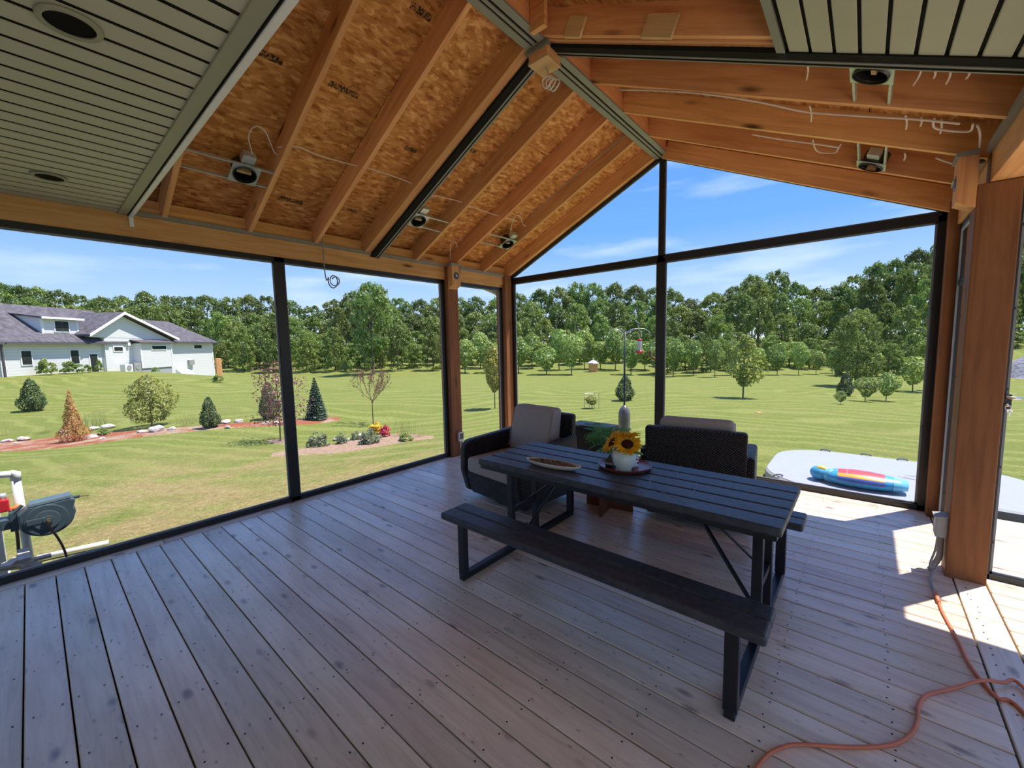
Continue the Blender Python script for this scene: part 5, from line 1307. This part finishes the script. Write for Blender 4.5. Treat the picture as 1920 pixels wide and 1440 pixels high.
for (x, y, d) in ((-.45,9.06,0),(.1,9.10,0),(.55,9.06,.3),(-.88,6.98,.7),(.55,6.74,0),(1.2,6.74,0)):
    c, s2 = math.cos(d), math.sin(d)
    part(MB().tube(spline([(x-.07*c,y-.07*s2,ptz+.002),(x-.04*c,y-.04*s2,ptz+.025),(x+.04*c,y+.04*s2,ptz+.025),(x+.07*c,y+.07*s2,ptz+.002)], 4), .011, 6), 'carry_handle', STR, ip, smooth=True)
part(MB().box(.50,.57,6.665,6.74,ptz-.15,ptz+.006), 'strap', STR, ip, bevel=.01)
for r_ in (.07, .11):
    part(MB().tube([(.62+r_*math.cos(t)*1.5, 8.0+r_*math.sin(t), ptz+.001) for t in np.linspace(.3, 5.6, 24)], .006, 4), 'printed_swirl', m_plain('pale_print', (.42,.42,.47), .5), ip)
# bird-shaped pool float
pf = root('pool_float', (.0, 7.15, ptz), 'blue bird-shaped pool float with red and orange stripes', 'pool float')
def loft(prof, y0, zc, mat, name, a0=0, a1=360, grow=1.0, n=24):
    vs = []; fs = []; m_ = len(prof)
    for (x, ry, rz) in prof:
        for k in range(n+1):
            a = math.radians(a0+(a1-a0)*k/n); vs.append((x, y0+ry*grow*math.cos(a), zc+max(-rz*.96, rz*grow*math.sin(a))))
    for i in range(m_-1):
        for k in range(n): fs.append((i*(n+1)+k, (i+1)*(n+1)+k, (i+1)*(n+1)+k+1, i*(n+1)+k+1))
    return part(MB().add(vs, fs), name, mat, pf, smooth=True)
BL = m_plain('float_blue', (.06,.34,.62), .35, .5, var=.08); BL2 = m_plain('float_deep_blue', (.10,.16,.50), .35, .5, var=.08); LB = m_plain('float_light_blue', (.16,.50,.70), .35, .5, var=.06)
RD_ = m_plain('float_red', (.75,.06,.07), .35, .5); OR_ = m_plain('float_orange', (.85,.35,.03), .35, .5); YL_ = m_plain('float_yellow', (.85,.55,.10), .35, .5)
body = [(-.34,.01,.01),(-.33,.10,.06),(-.26,.16,.09),(-.10,.20,.11),(.12,.20,.11),(.30,.17,.095),(.42,.13,.075),(.50,.09,.055),(.505,.01,.01)]
zc = ptz+.10
loft(body, 7.12, zc, BL, 'body')
mid = [(-.20,.18,.098),(-.05,.203,.112),(.12,.203,.112),(.28,.178,.098)]
loft(mid, 7.12, zc, RD_, 'red_band', 78, 128, 1.02); loft(mid, 7.12, zc, OR_, 'orange_band', 128, 152, 1.02); loft(mid, 7.12, zc, BL2, 'blue_band', 152, 185, 1.02); loft(mid, 7.12, zc, BL2, 'blue_band', 50, 78, 1.02)
loft([(.36,.155,.088),(.42,.133,.078),(.50,.095,.06),(.51,.01,.01)], 7.12, zc, LB, 'tail', 0, 360, 1.02)
part(MB().ell((-.40,7.16,zc-.0), (.12,.13,.10), 16, 10), 'head', BL, pf, smooth=True)
part(MB().ell((-.385,7.13,zc+.065), (.07,.055,.05), 12, 8), 'beak_patch', YL_, pf, smooth=True)
part(MB().ell((-.28,7.10,zc+.0), (.10,.10,.095), 12, 8), 'neck', LB, pf, smooth=True)
# grey rail beyond the sunny deck
MB().box(.75, 3.4, 5.62, 5.70, -.12, -.02).box(.95, 1.03, 5.62, 5.70, -.65, -.1).box(2.9, 2.98, 5.62, 5.70, -.65, -.1).build('step_rail', m_plain('grey_rail', (.26,.26,.27), .6, .3), None, label='low grey rail along the edge of the sunny deck', cat='rail')
# gravel bank at the right
p = hit(1930, 708); mv = MB(); mg = random.Random(3)
gm = []
for i in range(13):
    for j in range(13):
        x_ = (i-6)/6; y_ = (j-6)/6; h_ = max(0, 1-math.hypot(x_, y_)); gm.append((p[0]+3+x_*6, p[1]+3+y_*6, float(ground(p[0]+3+x_*6, p[1]+3+y_*6)[0])-.2+5.4*h_**.9+mg.uniform(-.12,.12)))
mv.add(gm, [(i*13+j, (i+1)*13+j, (i+1)*13+j+1, i*13+j+1) for i in range(12) for j in range(12)]).build('gravel_bank', m_plain('grey_gravel', (.26,.25,.28), .95, .1, var=.5, scale=3.5, bump=.6), None, label='grey gravel bank at the edge of the woods', cat='gravel pile', recalc=False)

# ================================================================== HOSE REEL CORNER
PVC = m_plain('white_pvc', (.66,.66,.64), .4, .4, var=.04); REEL = m_plain('reel_plastic', (.055,.085,.105), .45, .4, var=.1)
XR_ = -5.75
g0 = float(ground(XR_, -.1)[0])
A = lambda x, y, X=XR_: Vector(onx(x, y, X))
ps = root('pipe_stand', (XR_, -.05, g0), 'white plastic pipe stand behind the hose reel', 'pipe')
c0, c1 = A(28, 888), A(-25, 893)
foot = Vector((XR_, A(28,888).y+.02, g0-.05))
part(MB().tube([foot, c0-Vector((0,0,.03))], .030, 12), 'upright', PVC, ps, smooth=True)
part(MB().tube([c0-Vector((0,0,.06)), c0, c0+(c1-c0)*.12], .036, 12), 'elbow', PVC, ps, smooth=True)
part(MB().tube([c0, c1], .030, 12), 'crossbar', PVC, ps, smooth=True)
ds = root('white_post', (XR_-.16, -.35, g0), 'short white capped post behind the pipe stand', 'post')
part(MB().box(XR_-.22, XR_-.10, -.41, -.29, g0-.05, .90), 'shaft', PVC, ds, bevel=.008)
part(MB().box(XR_-.235, XR_-.085, -.425, -.275, .90, .93), 'cap', PVC, ds, bevel=.006); part(MB().box(XR_-.23, XR_-.09, -.42, -.28, g0, g0+.10), 'collar', PVC, ds, bevel=.006)
hv = root('water_valve', (XR_+.03, A(8,945).y, A(8,945).z-.05), 'red valve with orange handle on the pipe stand', 'valve')
vz = A(8, 945)
part(MB().box(XR_+.0, XR_+.07, vz.y-.05, vz.y+.03, vz.z-.06, vz.z+.05), 'body', RED, hv, bevel=.01)
part(MB().tube([vz+Vector((.03,.02,-.05)), vz+Vector((.03,.06,-.05)), vz+Vector((.03,.085,-.02))], .018, 8), 'handle', m_plain('valve_orange', (.80,.20,.06), .4), hv, smooth=True)
part(MB().tube([vz+Vector((.02,-.01,.05)), vz+Vector((.02,-.01,.10))], .03, 10), 'collar', MAT['galv'], hv, smooth=True)
hz = spline([vz+Vector((.04,.03,-.05)), vz+Vector((.05,.05,-.25)), vz+Vector((.05,.045,-.5)), vz+Vector((.05,.06,-.75)), Vector((XR_+.06, vz.y+.05, g0+.02))], 6)
part(MB().tube(hz, .012, 8), 'hose', m_plain('brown_hose', (.10,.06,.055), .5), hv, smooth=True)
# reel: local x = thickness (towards the porch), y along, z up
cr_ = A(86, 960); hr = root('hose_reel', (XR_+.16, cr_.y, cr_.z-.16), 'dark grey wall hose reel beside the white pipe stand', 'hose reel')
R0 = .155
prf = []
for k in range(25):
    a = math.radians(38-k*(298-38)/24*1.0); prf.append((R0*1.12*math.cos(a), .16+R0*math.sin(a)))
body = [(-.19,.22),(-.19,.10)]
poly = []
for k in range(22):
    a = math.radians(200+k*(350-200)/21); poly.append((.17*math.cos(a)+.005, .155+.155*math.sin(a)))
poly += [(.185,.17),(.175,.225),(.19,.275),(.165,.30),(-.105,.285),(-.165,.235)]
MB().prism(poly, 'x', -.09, .07).build('housing', REEL, hr, bevel=.012, seg=2, smooth=False)
MB().hexa([(-.09,-.105,.285),(-.09,.165,.30),(.07,.165,.30),(.07,-.105,.285)], [(-.08,-.09,.315),(-.08,.165,.33),(.06,.165,.33),(.06,-.09,.315)]).build('top_cover', m_plain('reel_lid', (.085,.125,.15), .45, .4), hr, bevel=.006)
MB().tube([(.07,.0,.15),(.088,.0,.15)], .135, 32).build('drum_cover', REEL, hr, bevel=.004)
MB().tube([(.088,.0,.15),(.096,.0,.15)], .085, 28).build('drum_disc', m_plain('reel_disc', (.075,.105,.125), .4, .5), hr, bevel=.003)
MB().tube([(.096,.01,.155),(.112,.01,.155)], .032, 18).build('hub', REEL, hr)
MB().tube([(.112,.01,.155),(.128,.01,.155)], .014, 12).build('hose_fitting', m_plain('brass', (.55,.42,.2), .3, .5, metal=.8), hr)
MB().box(.090,.100,-.12,.0,.130,.180).build('drum_rib', REEL, hr, bevel=.004)
MB().tube(spline([(.125,.01,.15),(.135,.012,.09),(.135,.05,-.02),(.13,.08,-.15),(.12,.09,-.28),(.12,.085,-.455)], 6), .009, 8).build('feed_hose', m_plain('hose_brown', (.13,.075,.06), .5), hr, smooth=True)
MB().tube([(0,.175,.285),(.01,.22,.288)], .014, 8).build('guide', REEL, hr); MB().tube([(.01,.21,.288),(.02,.28,.280)], .006, 6).build('hose_tip', m_plain('hose_tip', (.20,.10,.08), .5), hr)
MB().box(-.16,-.06,-.215,-.165,.07,.24).box(-.20,-.05,-.27,-.215,.10,.19).build('wall_bracket', REEL, hr, bevel=.006)
MB().tube([(-.02,-.19,.24),(-.02,-.13,.30)], .014, 8).build('carry_handle', REEL, hr)
# pipe on the grass and pile of offcuts
pa = np.array([-6.35, -.12]); pbp = np.array([-6.25, .40])
MB().tube([(pa[0],pa[1],float(ground(*pa)[0])+.045),(pbp[0],pbp[1],float(ground(*pbp)[0])+.045)], .028, 12).build('loose_pipe', PVC, None, smooth=True, label='length of white plastic pipe lying on the grass', cat='pipe')
OFF = m_wood('pale_offcut', (.66,.58,.50), (.52,.44,.36), 'x', kn=.4)
ro_ = random.Random(6); bp_ = (-5.47, -.196); gz_ = float(ground(*bp_)[0])
for k in range(16):
    L = ro_.uniform(.22,.34); o = MB().box(-L/2, L/2, -.035, .035, -.011, .011).build('wood_offcut', OFF, None, label='pale wood offcut in the loose pile under the hose reel', cat='wood piece', group='pile of wood offcuts', base=False)
    o.location = (bp_[0]+ro_.uniform(-.04,.04), bp_[1]+ro_.uniform(-.04,.04), gz_+.012+.0225*k)   # a loose criss-cross stack, each piece lying on the one below
    o.rotation_euler = (0, 0, ro_.uniform(0, 3.1))
# gutter end outside the left corner
gu = root('gutter_elbow', (-4.72, 5.3, 2.2), 'white gutter elbow outside the left gable corner', 'gutter')
part(MB().tube(spline([(-4.83,4.85,2.56),(-4.78,5.0,2.50),(-4.70,5.14,2.43),(-4.66,5.24,2.30)], 5), .035, 10), 'elbow', PVC, gu, smooth=True)
